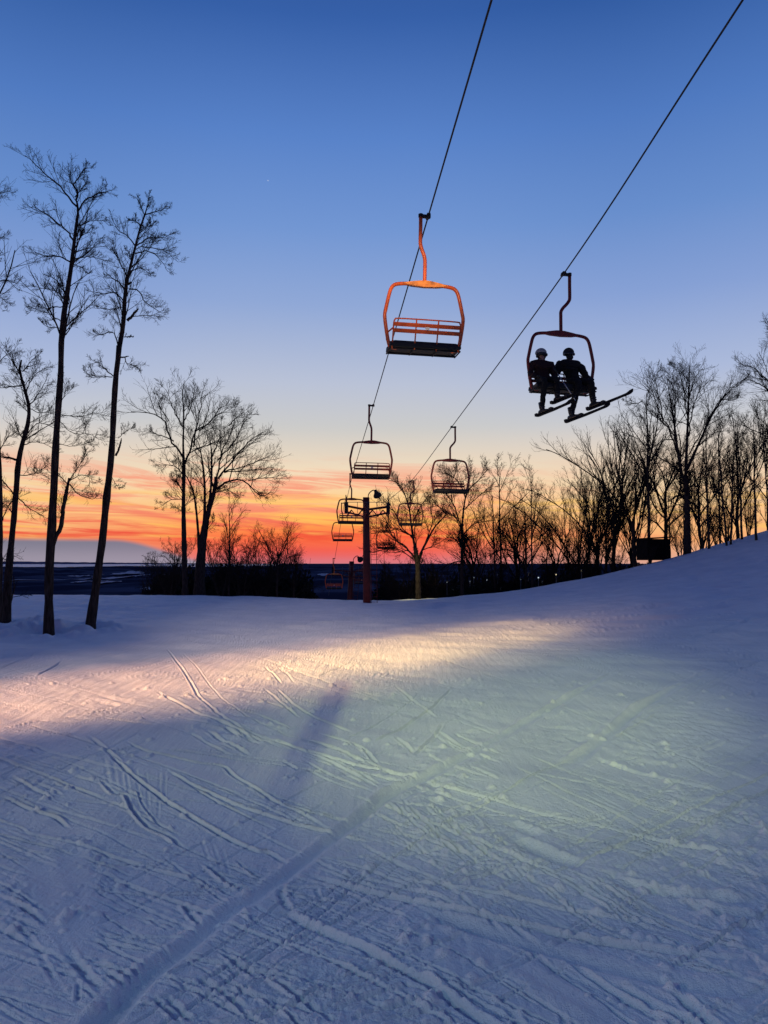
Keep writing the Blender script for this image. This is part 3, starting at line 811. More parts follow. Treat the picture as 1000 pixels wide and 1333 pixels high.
traced_tree('crooked bare tree with snapped top at left edge', 19.5,
    [(z6((22, 1220), (35, 1000), (45, 900), (60, 750), (70, 620), (78, 520), (95, 430), (120, 340), (125, 260), (105, 190), (82, 100), (90, 60)), [7, 5.5, 5, 4.6, 4.2, 4, 3.8, 3.6, 3, 2.6, 2, 1.4])],
    [(z6((72, 495), (40, 487), (0, 485)), 2.2), (z6((118, 350), (90, 390), (82, 360)), 1.4), (z6((125, 260), (180, 230), (240, 170)), 1.1), (z6((110, 200), (150, 130), (210, 90)), 1.0), (z6((95, 110), (125, 95)), 1.0),
     (z6((100, 170), (50, 180), (0, 190)), 1.3), (z6((78, 660), (130, 710), (200, 750)), 1.1), (z6((118, 380), (160, 330), (240, 360)), .9), (z6((100, 430), (170, 420), (250, 450)), .9), (z6((80, 560), (150, 560), (230, 520)), .9),
     (z6((65, 650), (20, 580), (0, 570)), 1.3), (z6((60, 740), (20, 690), (0, 700)), 1.1), (z6((105, 160), (70, 80), (40, 30)), .9), (z6((98, 110), (130, 60), (160, 30)), .8), (z6((125, 270), (200, 300), (260, 290)), .8)],
    13, .0038, K=(9, 6, 3), extra=3, extra_t=.6, efrac=(.08, .15))
traced_tree('tall bare tree cut off by left edge of the photo', 18.6,
    [([(-3, 842), (-2, 760), (-1, 640), (-4, 560), (-14, 480), (-20, 400), (-26, 300), (-28, 230)], [6.5, 6, 5.4, 5, 4.2, 3.5, 2.4, 1.5])],
    [([(-26, 290), (-12, 262), (2, 252), (15, 247)], 1.2), ([(-22, 380), (-5, 372), (12, 365), (33, 372)], 1.3), ([(-22, 385), (0, 385), (10, 395), (8, 402)], 1.0), ([(-12, 490), (5, 470), (30, 455)], 1.1), ([(-20, 330), (-8, 310), (4, 300)], .9),
     ([(-3, 600), (12, 570), (30, 560)], 1.0), ([(-2, 690), (10, 650), (22, 640)], 1.0), ([(-26, 300), (-50, 270), (-70, 240)], 1.2), ([(-20, 400), (-50, 380), (-80, 360)], 1.2), ([(-24, 350), (-5, 345), (3, 330)], .8)],
    14, .0038, K=(9, 6, 3), extra=3, extra_t=.7, efrac=(.06, .12), trim=.9, spread=.4)
traced_tree('low bare sapling beside the crooked tree at left edge', 19.8,
    [(z6((44, 1180), (50, 1120), (62, 1060), (60, 1000)), [1.4, 1.2, 1, .7]), (z6((15, 1200), (12, 1100), (14, 1000), (8, 850)), [2, 1.8, 1.6, 1.2])],
    [(z6((62, 1090), (85, 1085), (130, 1080)), .6), (z6((14, 900), (40, 930), (70, 950)), .6), (z6((12, 960), (40, 900), (90, 930)), .6)], 15, .004, K=(5, 4), extra=2, sink=.2)

# the clump left of the middle
YM = 47.0
traced_tree('straight single stemmed bare tree, left of the dark middle clump', YM,
    [(z7((273, 1130), (270, 1000), (265, 750), (267, 520)), [4, 3.6, 3.0, 2.6]), (z7((267, 530), (262, 400), (263, 250), (255, 170), (262, 90)), [2.4, 1.5, 1.2, .9, .6])],
    [(z7((267, 490), (240, 430), (215, 400), (190, 300), (130, 270), (40, 270)), 1.7), (z7((272, 515), (310, 440), (340, 350), (420, 310), (500, 220)), 1.9), (z7((315, 430), (345, 300), (370, 220), (385, 140)), 1.4),
     (z7((258, 650), (220, 590), (212, 555)), 1.0), (z7((215, 400), (150, 370), (60, 350)), 1.0), (z7((262, 330), (220, 240), (200, 150)), 1.1), (z7((262, 300), (310, 200), (320, 120)), 1.1), (z7((340, 350), (430, 250), (510, 190)), 1.0),
     (z7((190, 300), (150, 230), (140, 150)), .9), (z7((320, 440), (400, 400), (480, 330)), 1.0), (z7((262, 560), (180, 510), (70, 500)), .9), (z7((262, 690), (200, 700), (150, 740)), .8)],
    21, .0085, K=(9, 7, 3), extra=4, extra_t=.5, spread=.7, trim=.93)
traced_tree('thick bare tree with several spreading stems in the middle clump', YM + .8,
    [(z7((345, 1150), (352, 1000), (370, 850), (390, 760), (418, 660), (430, 580)), [8, 7, 5.5, 4, 3, 2.4]), (z7((362, 900), (372, 760), (372, 600), (355, 460), (340, 400)), [3, 2.2, 1.8, 1.4, 1]), (z7((345, 960), (335, 800), (318, 660), (290, 590), (260, 540)), [2.6, 2, 1.6, 1.2, .9]),
     (z7((380, 800), (405, 640), (412, 480), (405, 380)), [2.2, 1.8, 1.4, 1])],
    [(z7((430, 590), (445, 480), (500, 330), (520, 260)), 1.6), (z7((430, 640), (500, 600), (590, 600), (640, 640), (700, 690), (760, 680)), 1.8), (z7((440, 590), (520, 490), (620, 380), (690, 340)), 1.6), (z7((470, 555), (560, 520), (650, 470), (720, 420)), 1.2),
     (z7((590, 600), (680, 580), (780, 580)), 1.0), (z7((440, 500), (520, 400), (580, 270)), 1.2), (z7((470, 560), (600, 545), (750, 530)), 1.0), (z7((355, 460), (320, 400), (290, 330)), .9), (z7((415, 480), (440, 380), (430, 280)), 1.0),
     (z7((500, 330), (560, 290), (640, 290)), 1.0), (z7((420, 660), (500, 650), (560, 680)), 1.0), (z7((372, 640), (330, 560), (300, 520)), .8), (z7((620, 640), (660, 670), (690, 690)), .7)],
    22, .0085, K=(9, 7, 3), extra=4, extra_t=.5, spread=.7, trim=.9)

# the tree by the pylon and its neighbours
traced_tree('bare tree with floodlit yellow foot right of the red pylon', 46.5,
    [(z4((674, 812), (672, 700), (668, 560), (655, 480)), [4.2, 4.0, 3.6, 3.0]), (z4((656, 490), (640, 400), (628, 320), (615, 220), (590, 130), (565, 70)), [2.4, 1.8, 1.5, 1.2, .9, .6]), (z4((676, 560), (690, 500), (730, 420), (780, 330), (850, 250), (870, 190)), [2.4, 1.9, 1.6, 1.2, .9, .7])],
    [(z4((650, 530), (600, 470), (530, 420), (480, 340), (455, 280)), 1.6), (z4((640, 410), (560, 320), (500, 190), (430, 130)), 1.2), (z4((630, 340), (660, 250), (720, 150), (760, 100)), 1.2), (z4((650, 400), (560, 350), (460, 350), (360, 370)), 1.2),
     (z4((615, 220), (640, 120), (650, 50)), 1.0), (z4((590, 130), (540, 60), (500, 0)), .9), (z4((720, 430), (760, 300), (740, 200)), 1.1), (z4((640, 540), (560, 480), (440, 480), (350, 500)), 1.0), (z4((850, 250), (800, 200), (720, 150)), 1.0),
     (z4((660, 470), (650, 330), (680, 240)), 1.2), (z4((700, 480), (800, 440), (860, 400)), .9), (z4((600, 480), (520, 500), (430, 470)), .8)],
    31, .008, K=(11, 7, 4), extra=4, extra_t=.6, spread=.7)
traced_tree('slim forked bare tree under the right empty chair', 52.0,
    [(z8((98, 800), (98, 640), (98, 500)), [2.6, 2.3, 2.0]), (z8((98, 510), (105, 400), (118, 310), (140, 260), (200, 200), (240, 150)), [1.8, 1.5, 1.3, 1.0, .8, .5])],
    [(z8((96, 490), (70, 430), (30, 340), (0, 310), (-40, 270)), 1.5), (z8((100, 530), (140, 490), (190, 455), (270, 440)), 1.3), (z8((118, 310), (90, 220), (40, 160), (-10, 140)), 1.1), (z8((108, 380), (160, 330), (240, 260)), 1.0), (z8((70, 430), (20, 400), (-30, 400)), 1.0),
     (z8((130, 280), (150, 200), (140, 120)), .9), (z8((40, 340), (30, 240), (50, 170)), .9), (z8((96, 600), (130, 540), (150, 560)), .7)],
    32, .009, K=(11, 7, 4), extra=6, extra_t=.5, spread=.8, ang=(25, 55))
# broad tree of the right ridge
traced_tree('broad tall bare tree with fan of limbs, biggest on the right ridge', 48.0,
    [(z9((650, 1075), (648, 900), (645, 790), (640, 730)), [5.5, 4.4, 4.0, 3.6]), (z9((642, 740), (645, 640), (652, 460), (655, 330), (660, 220)), [2.6, 2.1, 1.6, 1.1, .6]), (z9((636, 760), (618, 690), (602, 600), (585, 480), (570, 400), (555, 310)), [2.4, 2.0, 1.7, 1.3, 1.0, .6]),
     (z9((650, 700), (695, 600), (745, 490), (800, 400), (850, 345), (895, 310)), [2.4, 1.9, 1.5, 1.2, .9, .6])],
    [(z9((608, 640), (560, 570), (500, 480), (450, 410), (390, 360)), 1.6), (z9((600, 570), (540, 470), (520, 370), (500, 300)), 1.1), (z9((655, 560), (690, 430), (740, 330), (810, 270)), 1.3), (z9((720, 540), (760, 430), (830, 330)), 1.2), (z9((650, 480), (620, 380), (590, 290)), 1.1),
     (z9((655, 400), (690, 310), (740, 240)), 1.0), (z9((625, 720), (560, 660), (500, 620), (440, 600)), 1.2), (z9((700, 600), (780, 540), (870, 510)), 1.1), (z9((656, 640), (700, 540), (720, 440)), 1.2), (z9((590, 520), (600, 400), (590, 260)), 1.1),
     (z9((450, 410), (420, 420), (380, 400)), .8), (z9((800, 400), (860, 400), (890, 380)), .8), (z9((652, 320), (620, 260), (590, 230)), .8), (z9((640, 800), (700, 740), (740, 640)), 1.0), (z9((640, 810), (590, 740), (560, 680)), 1.0)],
    41, .0075, K=(11, 7, 3), extra=2, extra_t=.6, spread=.6, trim=.93, ang=(22, 50))
traced_tree('tall bare tree cut off by right edge of the photo', 42.0,
    [([(1034, 715), (1032, 640), (1029, 570), (1026, 510), (1023, 460), (1024, 425)], [4.4, 3.8, 3.0, 2.2, 1.4, .6])],
    [([(1028, 560), (1005, 520), (985, 500), (972, 497)], 1.5), ([(1027, 530), (1003, 490), (985, 468), (972, 460)], 1.4), ([(1024, 470), (1008, 448), (998, 432), (992, 418)], 1.1), ([(1030, 600), (1005, 570), (985, 556), (966, 545)], 1.4),
     ([(1031, 640), (1008, 610), (990, 590), (974, 575)], 1.3), ([(1028, 545), (1010, 515), (1000, 480), (990, 450)], 1.2), ([(1026, 500), (1040, 470), (1055, 450)], 1.2), ([(1030, 590), (1060, 550), (1090, 530)], 1.3), ([(1033, 660), (1010, 640), (990, 630)], 1.0), ([(1025, 450), (1015, 430), (1008, 410)], .9)],
    42, .007, K=(10, 7, 3), extra=3, extra_t=.4, spread=.5, trim=.92, frac=((.3, .6), (.36, .72), (.45, .95)))

# ---------------- repeated woodland trees: a few grown kinds, copied and turned
def proto(kind, seed):
    rs = np.random.RandomState(seed); w = Wood(); h = 10.0; rm = .0085
    zs = np.linspace(0, 1, 24)
    def trunk(top, r0, r1, lean=.04, wob=.10, base=(0, 0), dirx=0, diry=0):
        P = np.column_stack([base[0] + dirx * zs ** 1.1 + wob * np.cumsum(rs.randn(24)) * .16, base[1] + diry * zs ** 1.1 + wob * np.cumsum(rs.randn(24)) * .16, -.8 + (top + .8) * zs])
        Rr = np.linspace(r0, r1, 24) * (1 + .06 * rs.randn(24)); Rr[:3] *= (1.4, 1.2, 1.08)
        return P, Rr
    if kind == 'slim':
        P, Rr = trunk(h * .97, .11, .018); w.trunk(P[None], Rr[None], 10)
        L, LR = spawn(P[None], Rr[None], 11, rs, tmin=.36, ang=(26, 50), frac=(.26, .5), n=10, up=.3, curl=.05, rmin=rm * 1.4, rfrac=.012, taper=.75)
        w.crown(L, LR, 5); grow_twigs(w, L, LR, rs, rm, (6, 4, 3), ang=(22, 46), curl=.06)
    elif kind == 'fan':          # vase of long ascending rods
        P, Rr = trunk(h * .34, .17, .12); w.trunk(P[None], Rr[None], 10)
        L, LR = spawn(P[None], Rr[None], 9, rs, tmin=.5, ang=(8, 36), frac=(1.3, 2.2), n=14, up=.12, curl=.04, rmin=rm * 1.6, rfrac=.0075, taper=.15, upcurve=.03)
        w.crown(L, LR, 6); grow_twigs(w, L, LR, rs, rm, (10, 6, 2), frac=((.2, .42), (.34, .65), (.4, .8)), ang=(18, 38), curl=.04, tmin=.15)
    elif kind == 'spread':
        P, Rr = trunk(h * .55, .16, .09, wob=.16); w.trunk(P[None], Rr[None], 10)
        L, LR = spawn(P[None], Rr[None], 9, rs, tmin=.5, ang=(20, 62), frac=(.55, .95), n=12, up=.25, curl=.10, rmin=rm * 1.6, rfrac=.016, taper=.25)
        w.crown(L, LR, 6); grow_twigs(w, L, LR, rs, rm, (10, 6, 3), ang=(24, 52), curl=.08)
    elif kind == 'twin':
        for q in ((.7, .3), (-.8, -.2)):
            P, Rr = trunk(h * .9, .095, .02, base=(q[0] * .15, q[1] * .15), dirx=q[0], diry=q[1]); w.trunk(P[None], Rr[None], 9)
            L, LR = spawn(P[None], Rr[None], 9, rs, tmin=.35, ang=(22, 48), frac=(.22, .42), n=10, up=.25, curl=.08, rmin=rm * 1.4, rfrac=.018)
            w.crown(L, LR, 5); grow_twigs(w, L, LR, rs, rm, (6, 4, 3), ang=(22, 48), curl=.07)
    elif kind == 'bushy':        # low, many stemmed and dense
        for q in range(6):
            a = q * 1.05 + rs.rand(); d = 1.6 + rs.rand()
            P, Rr = trunk(h * rs.uniform(.5, .75), .085, .02, wob=.2, dirx=d * math.cos(a), diry=d * math.sin(a)); w.trunk(P[None], Rr[None], 7)
            L, LR = spawn(P[None], Rr[None], 9, rs, tmin=.2, ang=(28, 62), frac=(.25, .5), n=8, up=.3, curl=.12, rmin=rm * 1.3, rfrac=.016)
            w.crown(L, LR, 5); grow_twigs(w, L, LR, rs, rm, (6, 5, 2), ang=(26, 55), curl=.09)
    return w.meshes()

PROTO = {k: [proto(k.split('_')[0], 100 + i)] for i, k in enumerate(('slim', 'slim_b', 'fan', 'fan_b', 'spread', 'spread_b', 'twin', 'bushy', 'bushy_b'))}

def put_tree(kind, px, Y, top_py, label, rz=None, group=None, wide=1.0, name='bare_tree', x=None):
    """a copy of a grown kind with its crown top at the given picture height"""
    X = at(px, 700, Y)[0] if x is None else x
    zb = float(macro(X, Y))
    top = at(px, top_py, Y)[2]
    s = max((top - zb) / 10.0, .12)
    t = empty(name, (X, Y, zb), random.uniform(0, 6.28) if rz is None else rz)
    t.scale = (s * wide, s * wide, s)
    tag(t, label, 'tree', group)
    tm, cm = PROTO[kind][0]
    link('trunk', tm, t); link('crown', cm, t)
    return t

WOOD = [
 # kind, px, Y, top, label
 ('slim', 846, 50, 505, 'upright slim bare tree just left of the dark hut'),
 ('fan', 826, 53, 548, 'fan shaped bare tree left of the slim tree by the dark hut'),
 ('fan_b', 800, 55, 585, 'wide fan of fine ascending rods on the ridge below the skiers'),
 ('fan', 778, 58, 600, 'leaning fan crowned bare tree under the ski tips'),
 ('fan_b', 755, 62, 635, 'lowest fan crowned bare tree at left end of the right wood'),
 ('spread', 868, 54, 560, 'rounded bare tree behind the dark hut roof'),
 ('slim_b', 922, 47, 555, 'slim bare tree first to the right of the broad tall tree'),
 ('twin', 948, 46, 545, 'twin stemmed bare tree on the upper ridge between slim trees'),
 ('slim', 938, 52, 560, 'thin bare tree behind the twin stemmed tree on the upper ridge'),
 ('slim_b', 967, 47, 550, 'slim upright bare tree right of the twin stemmed tree on the ridge'),
 ('slim', 985, 45, 540, 'slender bare tree next to last before the right edge of the ridge'),
 ('twin', 1003, 44, 535, 'forked bare tree right at the edge of the picture on the ridge'),
 ('spread_b', 912, 56, 575, 'spreading bare tree in the second row behind the slim ridge trees'),
 ('fan', 960, 55, 560, 'fan crowned bare tree in the second row near the right edge'),
 ('slim', 1045, 46, 500, 'bare tree beyond the right edge of the ridge'),
 ('slim_b', 652, 58, 608, 'pale thin leaning bare tree right of the lower empty chair'),
 ('slim', 643, 56, 640, 'thin dark bare tree halfway between lower chair and wood'),
 ('slim', 692, 54, 622, 'straight pointed bare tree standing alone above the valley lights'),
 ('spread', 672, 60, 655, 'small round headed bare tree left of the straight pointed tree'),
 ('spread_b', 686, 57, 650, 'low forked bare tree at the foot of the straight pointed tree'),
 ('spread', 720, 64, 668, 'short spreading bare tree right of the straight pointed tree'),
 ('bushy', 735, 62, 690, 'short tangled bare tree at the left foot of the right wood'),
 ('bushy_b', 764, 57, 680, 'tangled bare thicket tree under the fan crowned trees'),
 ('bushy', 800, 54, 680, 'tangled low bare tree left of the dark hut'),
 ('bushy', 846, 47.5, 700, 'low tangled brush in front of the dark hut'),
 ('bushy_b', 885, 52, 660, 'tangled low bare tree right of the dark hut'),
 ('bushy', 932, 50, 650, 'brushy low tree between the slim trees of the upper ridge'),
 ('bushy_b', 975, 49, 635, 'brushy low tree at the upper right end of the ridge'),
 ('spread_b', 618, 62, 655, 'small bare tree just right of the slim forked tree'),
 ('bushy', 580, 60, 690, 'low brushy tree between floodlit tree and slim forked tree'),
 ('bushy_b', 632, 58, 695, 'low brushy tree above the first valley lights'),
 ('bushy', 520, 58, 692, 'low bare tree between the red pylon and the floodlit tree'),
 ('bushy_b', 700, 60, 700, 'low brushy tree among the brightest valley lights'),
 # clump left of the middle
 ('bushy', 315, 52, 655, 'rounded brushy tree glowing red behind, right part of the clump'),
 ('bushy_b', 288, 50, 665, 'dense brushy tree between the thick stem and red glow'),
 ('bushy', 222, 52, 668, 'brushy tree at the left foot of the straight clump tree'),
 ('bushy_b', 340, 54, 680, 'brushy tree under the long drooping limb of the clump'),
 ('spread', 362, 52, 678, 'small spreading tree at the right end of the left clump'),
 ('spread_b', 385, 56, 700, 'lowest spreading tree right of the left clump'),
 ('bushy', 206, 56, 706, 'low brush at the far left end of the clump'),
 ('slim_b', 300, 50, 640, 'thin straight stem standing inside the left clump'),
]
def build_woods():
    for k, px, Y, top, label in WOOD:
        g = 'trees of the right wood' if px > 720 else ('trees of the left clump' if px < 400 else 'trees above the valley lights')
        put_tree(k, px, Y, top, label, group=g)
    # filler saplings between the ridge stems
    rg = random.Random(17)
    for i in range(11):
        px = 745 + i * 25 + rg.uniform(-6, 6)
        Y = rg.uniform(50, 66)
        put_tree(rg.choice(('slim', 'slim_b', 'twin', 'fan_b')), px, Y, rg.uniform(628, 668) - max(px - 850, 0) * .28, 'thin bare sapling in the back rows of the right ridge wood', group='back row saplings of the right wood')
build_woods()

# dark evergreen brush below the crest
def brush_mesh(seed, n=5200):
    rs = np.random.RandomState(seed)
    # several overlapping lobes, filled with small leaf clumps
    lobes = [(rs.uniform(-1.1, 1.1), rs.uniform(-1, 1), rs.uniform(.6, 2.2), rs.uniform(.6, 1.15)) for _ in range(10)]
    c = []
    for i in range(n):
        l = lobes[i % 10]
        d = rs.randn(3); d /= np.linalg.norm(d)
        rr = l[3] * rs.rand() ** .4
        c.append((l[0] + d[0] * rr, l[1] + d[1] * rr, max(l[2] + d[2] * rr * 1.15, -.2)))
    c = np.array(c)
    a = rs.randn(n, 3); a /= np.linalg.norm(a, axis=1, keepdims=True)
    b = np.cross(a, rs.randn(n, 3)); b /= np.linalg.norm(b, axis=1, keepdims=True)
    sz = rs.uniform(.07, .17, (n, 1))
    V = np.stack([c - a * sz, c + b * sz * .5, c + a * sz, c - b * sz * .5], 1).reshape(-1, 3)
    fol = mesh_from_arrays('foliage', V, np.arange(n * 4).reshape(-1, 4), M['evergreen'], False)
    w = Wood()
    P = []
    for k in range(9):
        t = rs.uniform(-1, 1, 2)
        P.append(np.column_stack([np.linspace(0, t[0], 8), np.linspace(0, t[1], 8), np.linspace(-.6, rs.uniform(1.4, 3.2), 8)]))
    P = np.array(P); Rr = np.tile(np.linspace(.06, .015, 8), (9, 1))
    w.crown(P, Rr, 5); a_, ar = spawn(P, Rr, 9, rs, frac=(.25, .5), n=5, rmin=.012); w.crown(a_, ar, 4)
    st = w._mesh('stems', w.c, M['twig'])
    return fol, st
BR = [brush_mesh(s) for s in (1, 2, 3)]
def build_brush():
    rg = random.Random(23)
    rows = [(px, 60 + rg.uniform(-2, 2), 741 + rg.uniform(-6, 10)) for px in range(212, 395, 15)]
    rows += [(px, 68 + rg.uniform(-2, 3), 744 + rg.uniform(-7, 6)) for px in range(205, 400, 20)]
    rows += [(px, 63 + rg.uniform(-2, 2), 745 + rg.uniform(-6, 8)) for px in range(505, 600, 15)]
    rows += [(px, 66 + rg.uniform(-2, 3), 742 + rg.uniform(-7, 9)) for px in range(600, 850, 17)]
    rows += [(px, 56 + rg.uniform(-2, 2), 752 - max(px - 770, 0) * .16 + rg.uniform(-3, 3)) for px in range(610, 860, 26)]
    for i, (px, Y, top) in enumerate(rows):
        px += rg.uniform(-5, 5)
        X = at(px, 740, Y)[0]; zb = float(macro(X, Y)); tp = at(px, top, Y)[2]
        s = max((tp - zb) / 3.0, .35)
        t = empty('evergreen_shrub', (X, Y, zb), rg.uniform(0, 6.28)); w = min(max(s, .75), 1.25); t.scale = (w, w, s)
        left = px < 450
        tag(t, 'dense dark shrub at the foot of the left tree clump' if left else 'dense dark shrub below the crest, right of the red pylon', 'shrub', 'dark shrubs under the left clump' if left else 'dark shrubs below the crest')
        f, st = BR[i % 3]
        link('foliage', f, t); link('stems', st, t)
build_brush()

# ------------------------------------------------------------------ chairlift
LEFT = [at(557.5, 282, 11.4), at(486, 528, 21.9), at(459.5, 617, 32.3), at(447.5, 655, 42.6), at(436, 727, 53.2)]
RIGHT = [at(733.5, 357, 13.1), at(588, 556, 24.2), at(535.5, 626, 36.0), at(503.5, 670, 47.4), at(472, 724, 59.0)]
TOW1 = (float(at(476.7, 700, 42)[0]), 42.0)
TOW2 = (float(at(458, 735, 57)[0]), 57.0)

def back_on(a, b):
    return a + (a - b) / (b[1] - a[1]) * 9.0

def rope_points(side):
    if side == 'L':
        p = [back_on(at(640, 0, 7.0), LEFT[0]), at(640, 0, 7.0)] + LEFT[:3] + [at(451, 652, 42.0), LEFT[3] + [0, .4, -.1], LEFT[4], at(433, 740, 57.0), at(428, 775, 68)]
    else:
        p = [back_on(at(967, 0, 7.35), RIGHT[0]), at(967, 0, 7.35)] + RIGHT[:3] + [at(505, 653, 42.0)] + RIGHT[3:] + [at(474, 723, 57.5) + [0, 1.5, -.4], at(462, 765, 70)]
    return p

def rope(side, label):
    p = rope_points(side)
    p = [q for q in sorted(p, key=lambda q: q[1])]
    mb = MB(); mb.tube(p, .0125, 8, smooth=8)
    tag(mb.build('haul_rope', M['rope']), label, 'cable')
rope('L', 'steel haul rope on the left, carrying the empty orange chair')
rope('R', 'steel haul rope on the right, carrying the two skiers')

HW = .60
ZS = -2.01         # seat level below the rope
def make_chair(paint_m, gusset_m, dx):
    t = empty('lift_chair'); t.scale = (1.06,) * 3
    g = MB()
    g.box((-.045, 0, -.002), (.16, .05, .042)); g.tube([(0, -.07, 0), (0, .07, 0)], .026, 10); g.box((.0, 0, .012), (.05, .11, .045))
    g.tube([(-.115, 0, .028), (-.115, 0, -.02)], .036, 10)
    g.build('grip', M['black'], t)
    h = MB()
    hx = -.115; D = dx - hx
    h.tube([(hx, 0, -.02), (hx, 0, -.20), (hx - .002, 0, -.40), (hx + .06 * D, 0, -.46), (hx + .36 * D, 0, -.53), (hx + .76 * D, 0, -.60), (dx, 0, -.67), (dx + .003, 0, -.75), (dx + .002, 0, -.9), (dx, 0, -1.08)], .029, 12, smooth=4)
    h.build('hanger', paint_m, t)
    f = MB()
    prof = [(-.41, -2.06), (-.50, -2.045), (-.535, -1.99), (-.575, -1.78), (-.60, -1.58), (-.585, -1.47), (-.545, -1.28), (-.515, -1.17), (-.475, -1.11), (-.41, -1.08), (-.25, -1.062), (0, -1.055)]
    pts = [(x, 0, z) for x, z in prof] + [(-x, 0, z) for x, z in prof[-2::-1]]
    f.tube(pts, .028, 12, smooth=4)
    f.build('bail_frame', paint_m, t)
    gs = MB()
    out = [(-.36, -1.068), (-.22, -1.035), (-.06, -1.01), (.02, -1.005), (.10, -1.01), (.24, -1.035), (.38, -1.068), (.20, -1.098), (0, -1.108), (-.20, -1.098)]
    gs.prism(out, -.034, .034)
    gs.build('gusset_plate', gusset_m, t, smooth=False, bevel=.006)
    s = MB()
    # cushioned seat: rounded slab, slightly dished, on two cross bars
    n = 14; V = []; ys = [-.14, -.12, .0, .12, .20, .24, .26]
    top = [.00, .035, .02, .022, .035, .02, -.02]
    for i in range(n + 1):
        x = -.535 + 1.07 * i / n
        e = .02 if i in (0, n) else 0
        for yy, zz in zip(ys, top): V.append((x, yy, ZS + zz - e))
        for yy in reversed(ys): V.append((x, yy, ZS - .065 + e))
    m = 2 * len(ys)
    fc = [(i*m+j, (i+1)*m+j, (i+1)*m+(j+1) % m, i*m+(j+1) % m) for i in range(n) for j in range(m)]
    fc += [tuple(range(m))[::-1], tuple(range(n*m, n*m+m))]
    s.add(V, fc)
    s.build('seat', M['black'], t)
    sf = MB()
    for yy in (-.09, .19): sf.tube([(-.53, yy, ZS - .075), (.53, yy, ZS - .075)], .016, 8)
    for xx in (-.53, -.18, .18, .53): sf.tube([(xx, -.10, ZS - .075), (xx, .23, ZS - .075)], .012, 6)
    sf.build('seat_frame', M['black'], t)
    def back(z): return -.13 - .13 * (z - ZS) / .34
    b = MB()
    b.tube([(x, back(z), z) for x, z in ((-.50, ZS - .09), (-.50, ZS + .15), (-.50, ZS + .26), (-.485, ZS + .30), (-.44, ZS + .318), (0, ZS + .322), (.44, ZS + .318), (.485, ZS + .30), (.50, ZS + .26), (.50, ZS + .15), (.50, ZS - .09))], .011, 8, smooth=3)
    for x in (-.165, .165): b.tube([(x, back(ZS - .09), ZS - .09), (x, back(ZS + .318), ZS + .318)], .011, 8)
    br = b.build('backrest', paint_m, t)
    for zz in (.238, .155):
        k = MB(); z0 = ZS + zz; a = math.atan2(.13, .34)
        k.box((0, back(z0) - .017, z0), (.99, .018, .058), Matrix.Rotation(a, 4, 'X'))
        k.build('backrest_slat', paint_m, br, smooth=False, bevel=.004)
    k = MB(); z0 = ZS + .198; k.box((.0, back(z0) - .031, z0), (.06, .008, .04), Matrix.Rotation(math.atan2(.13, .34), 4, 'X'))
    k.build('number_plate', M['white_plate'], br, smooth=False)
    for sgn in (-1, 1):
        a = MB()
        a.tube([(sgn * .565, .0, ZS + .06), (sgn * .57, .01, ZS + .14), (sgn * .555, .03, ZS + .185), (sgn * .53, -.06, ZS + .195), (sgn * .505, back(ZS + .19), ZS + .19)], .012, 8, smooth=3)
        a.build('armrest', paint_m, t)
    for ch in t.children:
        if ch.name.split('.')[0] not in ('grip', 'hanger'): ch.location.x = dx
    return t

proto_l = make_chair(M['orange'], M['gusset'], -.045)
proto_d = make_chair(M['shaded_orange'], M['shaded_orange'], -.045)
proto_r = make_chair(M['shaded_orange'], M['shaded_orange'], .045)
GL, GR = 'empty chairs going down the left rope', 'chairs coming up the right rope'
Llab = ['nearest empty orange lift chair lit by lamps, on the left rope', 'second empty chair on the left rope, against the pale sky', 'third empty chair on the left rope, partly behind the pylon top',
        'small empty chair below the left end of the pylon crossarm, against orange sky', 'farthest left rope chair, dim against the dark valley']
Rlab = ['nearest chair on the right rope, red frame carrying two skiers', 'empty dark chair second on the right rope, in front of bare trees', 'empty chair third on the right rope, beside the pylon lamp',
        'small empty chair right of the pylon mast, low among branches', 'farthest right rope chair, dim behind the pylon foot']
yawL = [9, 8, 7, 6, 6]; yawR = [11, 8, 7, 6, 6]
chairR1 = None
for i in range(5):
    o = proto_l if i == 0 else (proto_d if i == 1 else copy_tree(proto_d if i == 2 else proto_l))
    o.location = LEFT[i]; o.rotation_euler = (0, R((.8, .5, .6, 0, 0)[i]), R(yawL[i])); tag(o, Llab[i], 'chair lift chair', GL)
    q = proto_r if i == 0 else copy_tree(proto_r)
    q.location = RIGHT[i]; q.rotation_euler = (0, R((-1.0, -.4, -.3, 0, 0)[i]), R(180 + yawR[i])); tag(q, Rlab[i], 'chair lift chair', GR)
    if i == 0: chairR1 = q
for o in list(proto_l.children): pass

